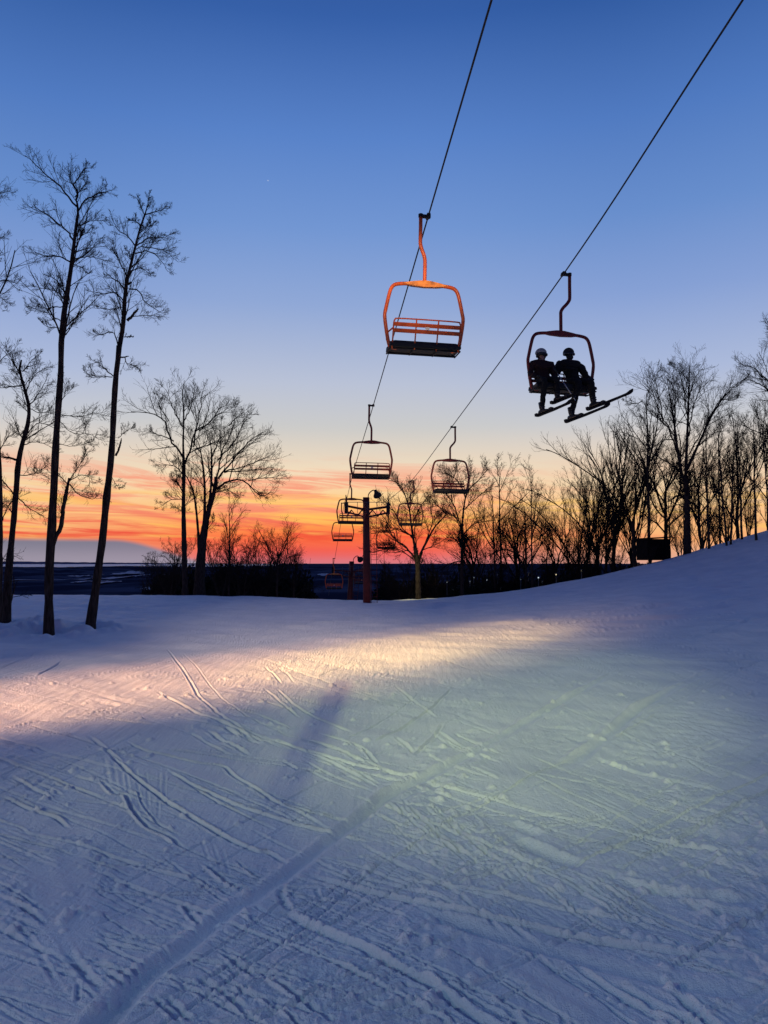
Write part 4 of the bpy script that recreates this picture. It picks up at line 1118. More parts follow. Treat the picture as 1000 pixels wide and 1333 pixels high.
# ------------------------------------------------------------------ lift pylons
def floodlight(parent, root, head, aim, name='floodlight', lens='lens_y'):
    """bracket from root to a lamp head turned towards aim"""
    root, head = Vector(root), Vector(head)
    a = MB(); a.tube([root, root + Vector((0, 0, .45)), root.lerp(head, .6) + Vector((0, 0, .42)), head], .03, 8, smooth=4)
    d = (Vector(aim) - head).normalized(); q = d.to_track_quat('Z', 'Y').to_matrix()
    # bell shaped reflector housing
    n = 16; prof = [(.05, -.30), (.09, -.28), (.11, -.16), (.15, -.08), (.22, .02), (.25, .10), (.25, .13)]
    V = []
    for r, z in prof:
        for i in range(n):
            t = 2 * math.pi * i / n
            V.append(head + q @ Vector((r * math.cos(t), r * math.sin(t), z)))
    f = [(j*n+i, j*n+(i+1) % n, (j+1)*n+(i+1) % n, (j+1)*n+i) for j in range(len(prof)-1) for i in range(n)] + [tuple(range(n))[::-1]]
    a.add([tuple(v) for v in V], f)
    o = a.build(name, M['black'], parent)
    l = MB(); V = [tuple(head + q @ Vector((.235 * math.cos(2*math.pi*i/n), .235 * math.sin(2*math.pi*i/n), .10))) for i in range(n)]
    l.add(V, [tuple(range(n))]); l.build('lens', M[lens], o, smooth=False)
    return head + d * .2, d

def pylon(X, Y, top, arm_z, xl, xr, zl, zr, lean, label, lamp):
    zb = float(macro(X, Y)) - .4
    t = empty('lift_pylon', (X, Y, zb)); tag(t, label, 'ski lift pylon', 'red lift pylons')
    H = top - zb; a = arm_z - zb
    m = MB(); m.tube([(lean, 0, -.1), (lean * .5, 0, H * .5), (0, 0, H)], [.23, .21, .19], 14); m.box((0, 0, H + .01), (.36, .36, .02))
    m.build('mast', M['tower_red'], t)
    m = MB(); m.box((lean, 0, -.25), (1.0, 1.0, .9)); m.build('footing', M['concrete'], t, smooth=False, bevel=.03)
    m = MB(); L = xl - X; Rr = xr - X; dl = zl - arm_z; d2 = zr - arm_z
    for yy in (-.24, .24):
        m.tube([(L, yy, a + dl * .6), (0, yy, a + .02), (Rr, yy, a + d2 * .6)], .05, 8)
        m.tube([(L, yy, a + dl * .6 - .34), (0, yy, a - .42), (Rr, yy, a + d2 * .6 - .34)], .04, 8)
        for k in range(8):
            u0, u1 = L + (Rr - L) * k / 8, L + (Rr - L) * (k + 1) / 8
            m.tube([(u0, yy, a + (.0 if k % 2 else -.38)), (u1, yy, a + (-.38 if k % 2 else .0))], .022, 6)
    m.build('crossarm', M['tower_red'], t)
    m = MB()
    m.tube([(L + .1, -.42, a + .42), (Rr - .1, -.42, a + .42)], .018, 6)
    for k in range(5): u = L + .1 + (Rr - L - .2) * k / 4; m.tube([(u, -.42, a - .2), (u, -.42, a + .42)], .016, 6)
    m.build('handrail', M['steel'], t)
    for sx, z, sl in ((L, dl, -.10), (Rr, d2, -.14)):
        s = MB(); s.box((sx, 0, a + z - .17), (.07, 1.25, .13), Matrix.Rotation(sl, 4, 'X')); s.box((sx, .0, a + z * .6 - .1), (.2, .5, .62))
        s.box((sx, -.5, a + z + .18), (.05, .07, .5)); s.box((sx, .5, a + z + .10), (.05, .07, .5))
        s.tube([(sx, -.5, a + z + .38), (sx, .5, a + z + .30)], .03, 6)
        o = s.build('sheave_train', M['black'], t)
        for k in range(4):
            w = MB(); yy = -.52 + k * .345; zz = a + z - .15 + -yy * math.tan(-sl)
            w.tube([(sx - .045, yy, zz - .03), (sx + .045, yy, zz - .03)], .125, 16)
            w.build('sheave', M['black'], o)
    m = MB(); lx = .26
    for dx in (0, .32): m.tube([(lx + lean + dx, -.1, .2), (lx + dx, -.1, a - .3)], .018, 6)
    k = .45
    while k < a - .3: m.tube([(lx + lean * (1 - k / H), -.1, k), (lx + .32 + lean * (1 - k / H), -.1, k)], .012, 5); k += .3
    m.build('ladder', M['tower_red'], t)
    if lamp:
        hd, d = floodlight(t, (.14, 0, H - .25), lamp[0], lamp[1])
        return t, (X + hd.x, Y + hd.y, zb + hd.z), d
    return t, None, None

p1 = at(476.7, 648, 42); a1 = at(476.7, 664, 42); l1 = at(451, 655, 42); r1 = at(505.5, 657, 42)
tree_foot = at(543, 765, 46.5)
TZ1 = float(macro(TOW1[0], 42.0)) - .4
pt, lamp1, lampd = pylon(TOW1[0], 42.0, p1[2], a1[2], l1[0], r1[0], l1[2], r1[2], .06, 'tall red lift pylon with crossarm and lamp standing on the crest',
    ((.62, .15, p1[2] - TZ1 + .22), (tree_foot[0] - TOW1[0], 4.5, tree_foot[2] - TZ1)))
p2 = at(459, 731, 57); a2 = at(459, 744, 57); l2 = at(434, 741, 57); r2 = at(474, 744, 57)
TZ2 = float(macro(TOW2[0], 57.0)) - .4
pylon(TOW2[0], 57.0, p2[2], a2[2], l2[0], r2[0] + .3, l2[2], r2[2], -.25, 'lower red lift pylon beyond the crest, left of the tall one', ((.62, .1, p2[2] - TZ2 + .2), (6, 10, 0)))

# ------------------------------------------------------------------ skiers
def skin_body(name, joints, edges, root, sub=2):
    me = bpy.data.meshes.new(name)
    names = list(joints); ix = {n: i for i, n in enumerate(names)}
    me.from_pydata([joints[n][0] for n in names], [(ix[a], ix[b]) for a, b in edges], [])
    o = bpy.data.objects.new(name, me); C.objects.link(o)
    md = o.modifiers.new('skin', 'SKIN')
    for i, n in enumerate(names):
        r = joints[n][1]; me.skin_vertices[0].data[i].radius = r if isinstance(r, tuple) else (r, r)
        me.skin_vertices[0].data[i].use_root = (n == root)
    sb = o.modifiers.new('sub', 'SUBSURF'); sb.levels = sub; sb.render_levels = sub
    bpy.context.view_layer.update()
    ev = o.evaluated_get(bpy.context.evaluated_depsgraph_get())
    nm = bpy.data.meshes.new_from_object(ev); nm.name = name
    bpy.data.objects.remove(o); bpy.data.meshes.remove(me)
    return nm

def skier(label, x0, s, sx, jacket, headgear, arms, legs, turn, lean=0.0):
    """sitting figure in the chair's own frame (y = the way the chair faces)"""
    z0 = ZS + .035
    def p(x, y, z): return (x0 + x * (sx if z < .58 else s) + lean * max(z - .1, 0), y * s, z0 + z * s)
    J = {'pelvis': (p(0, -.01, .12), (.18 * sx, .145 * s)), 'waist': (p(0, -.05, .27), (.185 * sx, .135 * s)), 'chest': (p(0, -.02, .43), (.225 * sx, .165 * s)), 'upper': (p(0, .01, .53), (.19 * sx, .13 * s)),
         'neck': (p(0, .02, .615), .068 * s), 'jaw': (p(0, .01, .69), .076 * s), 'skull': (p(0, .008, .775), .094 * s), 'crown': (p(0, .0, .83), .07 * s)}
    E = [('pelvis', 'waist'), ('waist', 'chest'), ('chest', 'upper'), ('upper', 'neck'), ('neck', 'jaw'), ('jaw', 'skull'), ('skull', 'crown')]
    for k, (el, wr, hd) in arms.items():
        sg = -1 if k == 'a' else 1
        J['sh' + k] = (p(sg * .195, .0, .51), .112 * s); J['el' + k] = (p(*el), .078 * s); J['wr' + k] = (p(*wr), .047 * s)
        E += [('upper', 'sh' + k), ('sh' + k, 'el' + k), ('el' + k, 'wr' + k)]
    for k, (kn, an) in legs.items():
        sg = -1 if k == 'a' else 1
        J['hip' + k] = (p(sg * .10, .06, .10), .108 * s); J['kn' + k] = (p(*kn), .082 * s); J['mid' + k] = (p(*(np.array(kn) * .6 + np.array(an) * .4 + [0, -.02, 0])), .078 * s); J['an' + k] = (p(*an), .062 * s)
        E += [('pelvis', 'hip' + k), ('hip' + k, 'kn' + k), ('kn' + k, 'mid' + k), ('mid' + k, 'an' + k)]
    me = skin_body('person', J, E, 'pelvis')
    n = len(me.vertices); co = np.empty(n * 3); me.vertices.foreach_get('co', co); co = co.reshape(-1, 3)
    # face: nose, brow, eye hollows, chin
    def push(c, r, d):
        c = np.array(p(*c)); w = np.exp(-((co - c) ** 2).sum(1) / (r * s) ** 2)[:, None]; co[:] += w * np.array(d) * s
    push((0, .10, .725), .022, (0, .026, 0)); push((.034, .095, .755), .02, (0, -.012, 0)); push((-.034, .095, .755), .02, (0, -.012, 0)); push((0, .085, .665), .03, (0, .014, 0)); push((0, .095, .695), .014, (0, -.006, 0))
    for sg in (-1, 1): push((sg * .095, .0, .735), .02, (sg * .014, 0, 0))
    # heading of the head
    hc = np.array(p(0, .0, .64)); w = sstep(p(0, 0, .60)[2], p(0, 0, .68)[2], co[:, 2]) * (np.abs(co[:, 0] - x0) < .16 * s)
    ang = R(turn) * w; dx, dy = co[:, 0] - hc[0], co[:, 1] - hc[1]
    co[:, 0], co[:, 1] = hc[0] + dx * np.cos(ang) - dy * np.sin(ang), hc[1] + dx * np.sin(ang) + dy * np.cos(ang)
    # folds of cloth below the neck
    cl = co[:, 2] < p(0, 0, .6)[2]
    nn = pnoise(co[:, 0] * 16 + co[:, 1] * 7, co[:, 2] * 22, 9) * .010 * cl
    nv = np.empty(n * 3); me.vertices.foreach_get('normal', nv); co += nv.reshape(-1, 3) * nn[:, None]
    me.vertices.foreach_set('co', co.ravel())
    for m_ in (jacket, M['pants'], M['skin']): me.materials.append(m_)
    zh = p(0, 0, .60)[2]; zp = p(0, 0, .16)[2]
    idx = []
    for f in me.polygons:
        c = f.center
        lx = (c[0] - x0) / s
        i = 2 if (c[2] > zh and abs(lx) < .16) else (1 if (c[2] < zp and (c[1] > .02 or c[2] < p(0, 0, .10)[2])) else 0)
        idx.append(i)
    me.polygons.foreach_set('material_index', idx); me.polygons.foreach_set('use_smooth', [True] * len(idx)); me.update()
    o = link('person', me); o.scale = chairR1.scale; o.location = chairR1.location; o.rotation_euler = chairR1.rotation_euler
    tag(o, label, 'person')
    hr = Matrix.Rotation(R(turn), 3, 'Z'); hcv = Vector(p(0, 0, .64))
    def hp(x, y, z): return tuple(hr @ (Vector(p(x, y, z)) - hcv) + hcv)
    if headgear == 'helmet':
        m = MB(); m.ell(hp(0, -.005, .80), (.14 * s, .155 * s, .125 * s), 20, 12, zmin=-.15); m.build('helmet', M['helmet'], o)
        m = MB()
        for sg in (-1, 1): m.ell(hp(sg * .10, -.01, .73), (.035 * s, .055 * s, .06 * s), 12, 8)
        m.build('ear_pads', M['black'], o)
        m = MB(); m.tube([hp(.122 * math.sin(a) , .115 * math.cos(a) + .005, .755) for a in np.linspace(-1.5, 1.5, 15)], [.012] + [.042 * s] * 13 + [.012], 10); m.build('goggles', M['goggle'], o)
        m = MB(); m.tube([hp(0, -.01, .60), hp(0, .0, .66), hp(0, .02, .69)], [.095 * s, .09 * s, .08 * s], 14); m.build('neck_gaiter', M['black'], o)
    else:
        m = MB(); m.ell(hp(0, -.005, .785), (.128 * s, .14 * s, .128 * s), 20, 12, zmin=-.3); m.build('knit_cap', M['cap'], o)
        m = MB()   # raised hood and collar, two points on the shoulders
        m.tube([p(-.17, -.10, .57), p(-.10, -.13, .60), p(0, -.145, .60), p(.10, -.13, .60), p(.17, -.10, .57), p(.12, .02, .585), p(.06, .07, .57)], [.02, .055, .07, .055, .02, .03, .025], 10, smooth=4); m.build('hood', jacket, o)
        m = MB(); m.ell(hp(0, .045, .675), (.078 * s, .068 * s, .062 * s), 14, 10); m.build('face_mask', M['cap'], o)
        m = MB(); m.tube([hp(.105 * math.sin(a), .105 * math.cos(a) + .005, .752) for a in np.linspace(-1.5, 1.5, 15)], [.012] + [.036 * s] * 13 + [.012], 10); m.build('goggles', M['goggle'], o)
    # gloves: palm, four bent fingers of unequal length, thumb from the palm's side
    for k, (el, wr, hd) in arms.items():
        W, H = Vector(p(*wr)), Vector(p(*hd)); d = (H - W).normalized()
        side = d.cross(Vector((0, 0, 1))).normalized(); nrm = side.cross(d).normalized()
        J = {'w': (tuple(W - d * .02), .042 * s), 'p': (tuple(W + d * .05 * s), (.048 * s, .03 * s)), 'k': (tuple(W + d * .085 * s), (.05 * s, .026 * s))}; E = [('w', 'p'), ('p', 'k')]
        for i, (off, ln) in enumerate(((-.034, .062), (-.011, .074), (.012, .07), (.034, .055))):
            b0 = W + d * .09 * s + side * off * s; b1 = b0 + (d * .6 - nrm * .35) * ln * .6 * s; b2 = b1 + (d * .15 - nrm * .9) * ln * .55 * s
            for q, c in (('0', b0), ('1', b1), ('2', b2)): J['f%d%s' % (i, q)] = (tuple(c), .0125 * s)
            E += [('k', 'f%d0' % i), ('f%d0' % i, 'f%d1' % i), ('f%d1' % i, 'f%d2' % i)]
        th = W + d * .04 * s - side * .045 * s
        J['t0'] = (tuple(th), .016 * s); J['t1'] = (tuple(th + (d * .03 - side * .025 - nrm * .01) * s), .014 * s); J['t2'] = (tuple(th + (d * .06 - side * .02 - nrm * .035) * s), .012 * s)
        E += [('p', 't0'), ('t0', 't1'), ('t1', 't2')]
        g = skin_body('glove', J, E, 'w', 1); g.materials.append(M['black']); g.polygons.foreach_set('use_smooth', [True] * len(g.polygons))
        link('glove', g, o)
    boots = []
    for k, (kn, an) in legs.items():
        A = Vector(p(*an)); SD = Vector((-.42, .90, .0)).normalized()
        pit = SKI_PITCH; fw = (SD * math.cos(pit) + Vector((0, 0, 1)) * math.sin(pit)); up = Vector((0, 0, 1)) * math.cos(pit) - SD * math.sin(pit); sd = fw.cross(up)
        b = MB()
        # shell: shaft lofted into the foot
        secs = [(A + up * .16 * s, .070, .082), (A + up * .05 * s, .066, .078), (A - up * .03 * s + fw * .01 * s, .062, .085)]
        b.tube([tuple(c) for c, _, _ in secs] , [a * s for _, a, _ in secs], 12)
        n = 12; V = []
        sole = A - up * .115 * s
        for u, wd, hh in ((-.11, .036, .06), (-.09, .046, .10), (-.02, .048, .125), (.05, .050, .105), (.12, .050, .075), (.18, .044, .058), (.205, .028, .045)):
            for i in range(n):
                t = 2 * math.pi * i / n
                V.append(tuple(sole + fw * u * s + sd * wd * math.cos(t) * s + up * (hh * .5 + hh * .5 * math.sin(t)) * s))
        b.add(V, [(j*n+i, j*n+(i+1) % n, (j+1)*n+(i+1) % n, (j+1)*n+i) for j in range(6) for i in range(n)] + [tuple(range(n))[::-1], tuple(range(6*n, 7*n))])
        for u in (.06, .11): b.tube([tuple(A + up * (u - .02) * s + (fw * math.cos(t) * .074 + sd * math.sin(t) * .074) * s) for t in np.linspace(-1.8, 1.8, 9)], .008, 6)
        b.build('ski_boot', M['boot'], o)
        boots.append((sole, fw, up, sd))
    return o, boots

SKI_PITCH = R(10)
def ski(sole, fw, up, sd, L, label, group=None):
    """one ski with waist, turned-up tip and binding, under a boot sole"""
    t = empty('ski'); t.scale = chairR1.scale; t.location = chairR1.location; t.rotation_euler = chairR1.rotation_euler; tag(t, label, 'ski', group)
    n = 26; V = []
    for i in range(n + 1):
        u = i / n; y = (u - .16) * L
        wd = .032 + .012 * (2 * abs(u - .3)) ** 2
        if u > .93: wd *= math.sqrt(max(1 - ((u - .93) / .07) ** 2, .02))
        if u < .03: wd *= .6 + .4 * u / .03
        lift = .045 * max(0, (u - .87) / .13) ** 2 + .018 * (1 - (2 * u - 1) ** 2) * 0 
        th = .005 + .008 * math.exp(-((u - .45) / .25) ** 2)
        c = sole + fw * y - up * (.016 - lift)
        for a, b in ((-wd, -th), (wd, -th), (wd, th), (-wd, th)): V.append(tuple(c + sd * a + up * b))
    f = [(i*4+j, i*4+(j+1) % 4, i*4+4+(j+1) % 4, i*4+4+j) for i in range(n) for j in range(4)] + [(3, 2, 1, 0), (n*4, n*4+1, n*4+2, n*4+3)]
    m = MB(); m.add(V, f); m.build('board', M['ski'], t, smooth=False)
    for a, b in ((-.15, -.10), (.16, .22)):
        k = MB(); q = Matrix((sd, fw, up)).transposed(); k.box(tuple(sole + fw * (a + b) / 2 + up * .012), (.07, b - a, .05), q); k.build('binding', M['black'], t, smooth=False, bevel=.006)
    return t

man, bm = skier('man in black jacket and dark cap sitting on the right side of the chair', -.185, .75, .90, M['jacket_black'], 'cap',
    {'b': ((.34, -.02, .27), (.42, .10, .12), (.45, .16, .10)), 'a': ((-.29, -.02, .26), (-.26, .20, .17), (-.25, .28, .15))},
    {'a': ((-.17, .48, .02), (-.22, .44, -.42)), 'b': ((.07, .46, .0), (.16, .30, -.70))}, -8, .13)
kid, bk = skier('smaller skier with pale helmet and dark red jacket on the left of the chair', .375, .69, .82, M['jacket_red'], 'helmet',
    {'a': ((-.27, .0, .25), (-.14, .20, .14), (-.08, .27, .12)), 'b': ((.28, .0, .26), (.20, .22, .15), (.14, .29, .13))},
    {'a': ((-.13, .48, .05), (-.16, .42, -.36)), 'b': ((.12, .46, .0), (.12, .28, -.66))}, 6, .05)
for i, b in enumerate(bm): ski(*b, .92, ('dark ski under the outer boot of the man in black, tip pointing right', 'dark ski hanging lowest under the inner boot of the man in black')[i], "skis of the two riders")
for i, b in enumerate(bk): ski(*b, .74, ('dark ski under the inner boot of the skier with the pale helmet', 'dark ski hanging under the outer left boot of the skier with pale helmet')[i], "skis of the two riders")
t = empty('ski_pole'); t.scale = chairR1.scale; t.location = chairR1.location; t.rotation_euler = chairR1.rotation_euler
tag(t, 'thin pale ski pole slanting down from the gloves of the skier with pale helmet', 'ski pole')
P0, P1 = Vector((.24, .26, ZS + .20)), Vector((-.02, .42, ZS - .30))
m = MB(); m.tube([P0, P1], [.009, .006], 8); m.build('shaft', M['pole_alu'], t)
m = MB(); d = (P1 - P0).normalized(); m.tube([P0 - d * .10, P0 + d * .02], .016, 8); m.build('handle', M['black'], t)
m = MB(); m.tube([P1 - d * .07, P1 - d * .055], .045, 12); m.build('basket', M['black'], t)

# ------------------------------------------------------------------ hut in the wood
def hut():
    Y = 49.0
    a = at(834, 727, Y); b = at(867, 727, Y); top = at(850, 701, Y)[2]; X = (a[0] + b[0]) / 2; w = b[0] - a[0]
    zb = float(macro(X, Y)); z0 = top - 1.45 - zb
    t = empty('hut', (X, Y, zb), R(8)); tag(t, 'small dark box hut on short legs standing among the trees', 'hut')
    m = MB(); m.box((0, 0, z0 + .7), (w * .94, 1.5, 1.4))
    for k in range(7): m.box((-w * .4 + k * w * .13, -.76, z0 + .7), (.04, .03, 1.38))
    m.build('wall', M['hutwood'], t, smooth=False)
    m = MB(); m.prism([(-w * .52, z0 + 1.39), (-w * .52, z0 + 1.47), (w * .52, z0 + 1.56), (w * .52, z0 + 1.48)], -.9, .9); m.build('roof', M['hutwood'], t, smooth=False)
    for sx in (-1, 1):
        for sy in (-1, 1):
            m = MB(); m.box((sx * w * .42, sy * .66, (z0 - .3) / 2 - .15), (.12, .12, z0 + .3)); m.build('leg', M['wood'], t, smooth=False)
hut()

# ------------------------------------------------------------------ lamps of the village in the valley
def village():
    rg = random.Random(41)
    spots = [(598, 764), (612, 757), (617, 752), (624, 770), (640, 762), (648, 749), (652, 766), (678, 754), (674, 759), (688, 747), (701, 752), (706, 757), (724, 748), (757, 743), (582, 758), (590, 768), (668, 763), (634, 755)]
    protos = {}
    for i, (px, py) in enumerate(spots):
        Y = rg.uniform(54, 60)
        warm = rg.random() < .3
        P = at(px, py, Y); X = P[0]; zb = float(macro(X, Y)) - .2
        k = ('w' if warm else 'c', rg.choice((1, 1, 1, 2)))
        hgt = max(P[2] - zb, .6)
        t = empty('village_lamp', (X, Y, zb))
        tag(t, 'tiny warm lamp glinting in the dark brush below the crest' if warm else 'tiny cold white lamp glinting in the dark brush below the crest', 'lamp', 'warm lamps glinting in the brush' if warm else 'cold lamps glinting in the brush')
        m = MB(); m.tube([(0, 0, 0), (0, 0, hgt - .06)], .025, 6); m.tube([(0, 0, hgt + .07), (0, 0, hgt + .12)], [.12, .02], 8)
        m.build('post', M['steel'], t)
        g = MB(); r = .012 + .022 * k[1] * rg.random() ** 2; g.ell((0, 0, hgt), (r, r, r), 8, 6); g.build('globe', M['lit_warm' if warm else 'lit_cool'], t)
village()

# ------------------------------------------------------------------ floodlight masts behind the photographer
def mast(X, Y, H, heads, label):
    zb = float(macro(X, Y)) - .3
    t = empty('floodlight_mast', (X, Y, zb)); tag(t, label, 'floodlight')
    m = MB(); m.tube([(0, 0, -.1), (0, 0, H)], [.13, .09], 12); m.build('post', M['wood'], t)
    out = []
    for (dx, dy, dz), aim, lens in heads:
        hd, d = floodlight(t, (0, 0, H - .7), (dx, dy, H + dz), (aim[0] - X, aim[1] - Y, aim[2] - zb), lens=lens)
        out.append(Vector((X + hd.x, Y + hd.y, zb + hd.z)))
    return out
def spot(loc, aim, W, deg, col, soft=.15, blend=1.0):
    l = bpy.data.lights.new('flood', 'SPOT'); l.energy = W; l.spot_size = R(deg); l.spot_blend = blend; l.color = col; l.shadow_soft_size = soft
    o = bpy.data.objects.new('flood_or_fill', l); C.objects.link(o); o.location = loc
    o.rotation_euler = (Vector(aim) - Vector(loc)).to_track_quat('-Z', 'Y').to_euler()
    return o
AIM_Y, AIM_P, AIM_G, AIM_C = (.9, 15.6, -.1), (-4.4, 9.4, 0), (1.5, 9.7, .1), (.5, 11.4, 6.0)
q = mast(-14.5, -8.5, 8.5, [((.4, .4, .1), AIM_Y, 'lens_y'), ((.6, -.1, -.25), AIM_P, 'lens_y')], 'wooden floodlight mast behind the photographer at left')
spot(q[0], AIM_Y, 66000, 9, (1.0, .62, .20)); spot(q[0], (.6, 14.8, -.1), 19000, 15, (1.0, .58, .24)); spot(q[1], AIM_P, 19000, 10.5, (1.0, .42, .18)); spot(q[1], (-1.9, 12.4, 0), 22000, 13, (1.0, .50, .22)); spot(q[0], (1.0, 19.5, -1.6), 16000, 21, (1.0, .76, .50)); spot(q[1], (1.9, 10.0, .1), 3600, 17, (.86, 1.0, .46), .06); spot(q[1], (-2.0, 5.0, 0), 900, 46, (.96, .82, .95), .06)  # wide spots are added halo and spill, lifting the snow round the beams
q = mast(-1.13, -13, 9.8, [((0, .5, .1), AIM_G, 'lens_g'), ((.4, .4, -.2), AIM_C, 'lens_y')], 'wooden floodlight mast straight behind the photographer')
spot(q[0], AIM_G, 11500, 17, (.86, 1.0, .42), .05); spot(q[0], (-3.2, 26.0, -.4), 23000, 15, (1.0, .82, .66)); spot(q[1], AIM_C, 30000, 4.8, (1.0, .74, .45))  # middle spot is added fill that brightens the far slope
spot(lamp1, tree_foot, 1300, 34, (1.0, .86, .25))
q = mast(-9.5, -10.5, 9.0, [((.5, .3, .1), (4.0, 6.6, 0), 'lens_g')], 'tall wooden floodlight mast behind the photographer, between the other two masts')
spot(q[0], (4.2, 6.4, 0), 1300, 42, (.50, .95, 1.0), .05)  # wide teal spill added to rake the near snow
# unseen post added to cast the shadow streak across the lit snow
t = empty('shadow_post', (-.94, -4.6, float(macro(-.94, -4.6)) - .2)); tag(t, 'round wooden post added behind the photographer to cast a shadow streak', 'post')
m = MB(); m.tube([(0, 0, -.1), (0, 0, 6.45), (0, 0, 6.5)], [.075, .06, .04], 12); m.build('shaft', M['wood'], t)
m = MB(); m.box((0, -.07, 6.4), (.02, .02, .02)); m.build('hook', M['steel'], t)

# ------------------------------------------------------------------ sky
def s2l(c):
    return tuple(((v / 255) / 12.92 if v / 255 <= .04045 else ((v / 255 + .055) / 1.055) ** 2.4) for v in c)
def sky():
    w = bpy.data.worlds.new('World'); scene.world = w; w.use_nodes = True
    nt = w.node_tree; bg = nt.nodes['Background']; L = nt.links.new
    tc = nd(nt, 'ShaderNodeTexCoord'); sp = nd(nt, 'ShaderNodeSeparateXYZ'); L(tc.outputs['Generated'], sp.inputs[0])
    def mth(op, a, b=None, c=None, clamp=False):
        n = nd(nt, 'ShaderNodeMath', operation=op); n.use_clamp = clamp
        for i, q in enumerate((a, b, c)):
            if q is None: continue
            if isinstance(q, (int, float)): n.inputs[i].default_value = q
            else: L(q, n.inputs[i])
        return n.outputs[0]
    def mapr(v, a, b, c=0.0, d=1.0):
        n = nd(nt, 'ShaderNodeMapRange', interpolation_type='SMOOTHSTEP'); L(v, n.inputs['Value'])
        for k, q in (('From Min', a), ('From Max', b), ('To Min', c), ('To Max', d)): n.inputs[k].default_value = q
        return n.outputs[0]
    def mix(f, a, b):
        n = nd(nt, 'ShaderNodeMix', data_type='RGBA')
        for i, q in ((0, f), (6, a), (7, b)):
            if isinstance(q, (int, float)): n.inputs[i].default_value = q
            elif isinstance(q, tuple): n.inputs[i].default_value = (*q, 1)
            else: L(q, n.inputs[i])
        return n.outputs[2]
    el = mth('MULTIPLY', mth('ARCSINE', sp.outputs['Z']), 180 / math.pi)
    az = mth('MULTIPLY', mth('ARCTAN2', sp.outputs['X'], sp.outputs['Y']), 180 / math.pi)
    def ramp(stops):
        r = nd(nt, 'ShaderNodeValToRGB'); e = r.color_ramp.elements
        pos = [((d + 10) / 100, s2l(c)) for d, c in stops]
        e[0].position, e[0].color = pos[0][0], (*pos[0][1], 1); e[1].position, e[1].color = pos[-1][0], (*pos[-1][1], 1)
        for p_, c_ in pos[1:-1]: k = e.new(p_); k.color = (*c_, 1)
        L(mth('MULTIPLY_ADD', el, .01, .1), r.inputs['Fac']); return r.outputs['Color']
    glow = ramp(SKY_GLOW)
    side = ramp(SKY_SIDE)
    back = ramp(SKY_BACK)
    faz = mapr(mth('ABSOLUTE', mth('SUBTRACT', az, SUN_AZ)), 5, 25)
    base = mix(faz, glow, side)
    base = mix(mapr(mth('ABSOLUTE', mth('SUBTRACT', az, SUN_AZ)), 60, 125), base, back)
    # streaky clouds low over the sunset
    cv = nd(nt, 'ShaderNodeCombineXYZ'); L(mth('MULTIPLY', az, .045), cv.inputs[0]); L(mth('ADD', mth('MULTIPLY', el, .58), mth('MULTIPLY', az, .030)), cv.inputs[1])
    n1 = nd(nt, 'ShaderNodeTexNoise'); n1.inputs['Scale'].default_value = 1.9; n1.inputs['Detail'].default_value = 7; n1.inputs['Roughness'].default_value = .62; n1.inputs['Distortion'].default_value = 1.1
    L(cv.outputs[0], n1.inputs['Vector'])
    cm = mth('MULTIPLY', mapr(n1.outputs['Fac'], .40, .63), mth('MULTIPLY', mapr(el, 1.0, 2.2), mapr(el, 8.8, 5.6)))
    ccol = mix(mapr(el, 1.6, 5.2), s2l((236, 70, 56)), s2l((248, 150, 122)))
    base = mix(mth('MULTIPLY', cm, mapr(az, 3, 14, .92, .22)), base, ccol)
    # brighter yellow rifts
    cv2 = nd(nt, 'ShaderNodeCombineXYZ'); L(mth('MULTIPLY', az, .05), cv2.inputs[0]); L(mth('ADD', mth('MULTIPLY', el, .8), mth('MULTIPLY', az, .035)), cv2.inputs[1]); cv2.inputs[2].default_value = 3.7
    n2 = nd(nt, 'ShaderNodeTexNoise'); n2.inputs['Scale'].default_value = 2.1; n2.inputs['Detail'].default_value = 6; n2.inputs['Distortion'].default_value = .4; L(cv2.outputs[0], n2.inputs['Vector'])
    ym = mth('MULTIPLY', mapr(n2.outputs['Fac'], .52, .66), mth('MULTIPLY', mapr(el, 1.2, 2.4), mapr(el, 6.5, 4.0)))
    base = mix(mth('MULTIPLY', ym, .65), base, s2l((255, 200, 98)))
    # blue-grey bank of cloud on the horizon, thick at the left
    n3 = nd(nt, 'ShaderNodeTexNoise'); n3.inputs['Scale'].default_value = 1.0; L(cv.outputs[0], n3.inputs['Vector'])
    edge = mth('ADD', mapr(az, -20.5, -12, 1.6, -.2), mth('MULTIPLY', mth('SUBTRACT', n3.outputs['Fac'], .5), .22))
    bm_ = mapr(mth('SUBTRACT', el, edge), .22, -.2)
    base = mix(mth('MULTIPLY', bm_, .95), base, mix(mapr(el, 0, 1.6), s2l((150, 146, 164)), s2l((116, 122, 144))))
    # one early star
    dv = nd(nt, 'ShaderNodeVectorMath', operation='DOT_PRODUCT'); L(tc.outputs['Generated'], dv.inputs[0])
    r_ = np.array(ray(349, 235)); r_ = r_ / np.linalg.norm(r_); dv.inputs[1].default_value = tuple(r_)
    star = mth('GREATER_THAN', dv.outputs['Value'], math.cos(.00062))
    base = mix(mth('MULTIPLY', star, .6), base, (1, 1, 1))
    # the physical twilight sky underneath, very weak with the sun on the horizon
    ns = nd(nt, 'ShaderNodeTexSky', sky_type='NISHITA'); ns.sun_disc = False; ns.sun_elevation = R(.5); ns.sun_rotation = R(SUN_AZ)
    add = nd(nt, 'ShaderNodeMix', data_type='RGBA', blend_type='ADD'); add.inputs[0].default_value = .002
    L(base, add.inputs[6]); L(ns.outputs[0], add.inputs[7])
    L(add.outputs[2], bg.inputs['Color']); bg.inputs['Strength'].default_value = 1.0
    w.cycles.sampling_method = 'MANUAL'; w.cycles.sample_map_resolution = 1024
SUN_AZ = -4.0
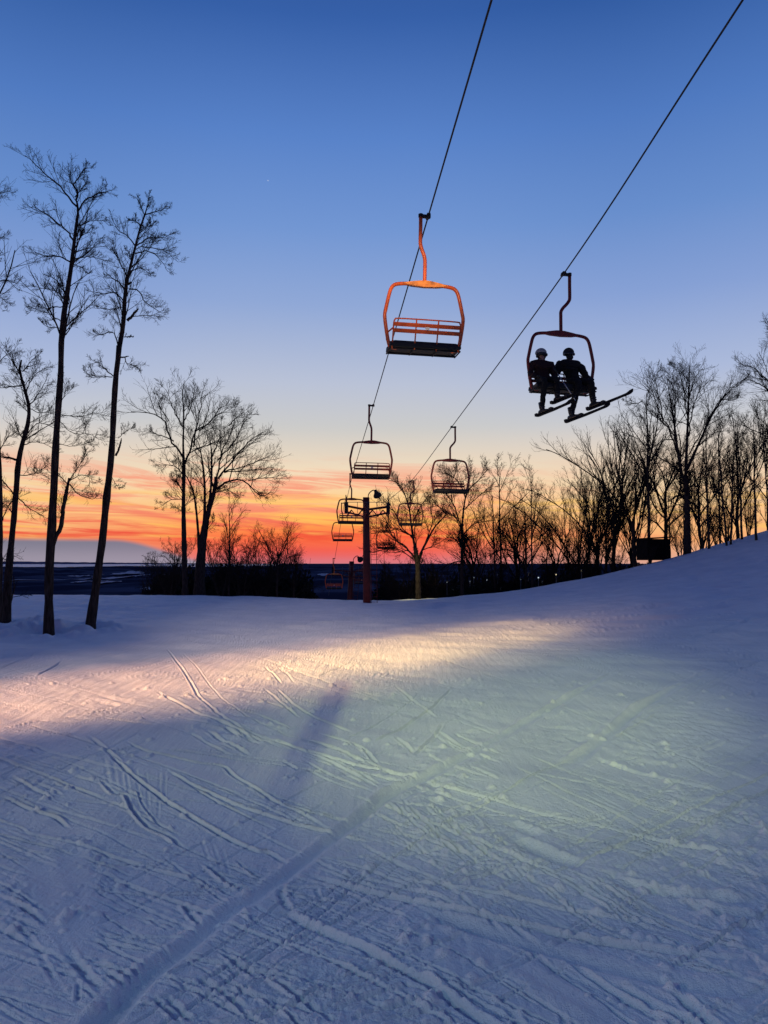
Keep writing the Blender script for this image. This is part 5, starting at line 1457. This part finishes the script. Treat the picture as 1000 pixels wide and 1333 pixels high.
SKY_GLOW = [(-10, (60, 60, 80)), (0, (214, 120, 130)), (.8, (238, 92, 84)), (2.0, (252, 116, 66)), (3.5, (255, 176, 92)), (5.0, (252, 208, 148)), (7.0, (242, 220, 188)), (10.5, (202, 202, 201)), (13.9, (184, 193, 214)),
            (19.6, (144, 168, 214)), (25, (114, 150, 210)), (31, (88, 130, 200)), (38, (54, 96, 168)), (46, (34, 64, 130)), (60, (20, 46, 106)), (90, (12, 32, 82))]
SKY_SIDE = [(-10, (60, 60, 80)), (0, (222, 166, 146)), (1.8, (248, 176, 118)), (3.4, (252, 200, 136)), (5.4, (246, 214, 172)), (8, (230, 212, 192)), (10.5, (200, 202, 208)), (13.9, (172, 186, 218)),
            (19.6, (134, 160, 212)), (25, (104, 142, 204)), (31, (80, 122, 192)), (38, (48, 90, 160)), (46, (33, 62, 124)), (60, (20, 46, 104)), (90, (12, 32, 82))]
SKY_BACK = [(-10, (40, 44, 66)), (0, (84, 88, 128)), (6, (100, 100, 142)), (14, (90, 96, 148)), (30, (54, 74, 132)), (60, (20, 42, 96)), (90, (12, 32, 82))]
sky()

# faint reddish light still coming over the horizon
sl = bpy.data.lights.new('sun', 'SUN'); sl.energy = .06; sl.angle = R(14); sl.color = (1, .55, .45)
so = bpy.data.objects.new('sun', sl); C.objects.link(so)
so.rotation_euler = Vector((math.sin(R(SUN_AZ)), math.cos(R(SUN_AZ)), math.tan(R(5)))).to_track_quat('Z', 'Y').to_euler()

# ------------------------------------------------------------------ camera
cd = bpy.data.cameras.new('camera'); cam = bpy.data.objects.new('camera', cd); C.objects.link(cam)
cam.location = (0, 0, EYE); cam.rotation_euler = (R(90) + TH, 0, 0)
cd.sensor_fit = 'VERTICAL'; cd.sensor_height = 24; cd.lens = 24 * F / 1333.0
cd.clip_start = .05; cd.clip_end = 200000
scene.camera = cam
scene.view_settings.view_transform = 'Standard'; scene.view_settings.look = 'None'
scene.view_settings.exposure = 0; scene.view_settings.gamma = 1
scene.cycles.use_denoising = True
scene.cycles.max_bounces = 5; scene.cycles.diffuse_bounces = 2
scene.render.film_transparent = False
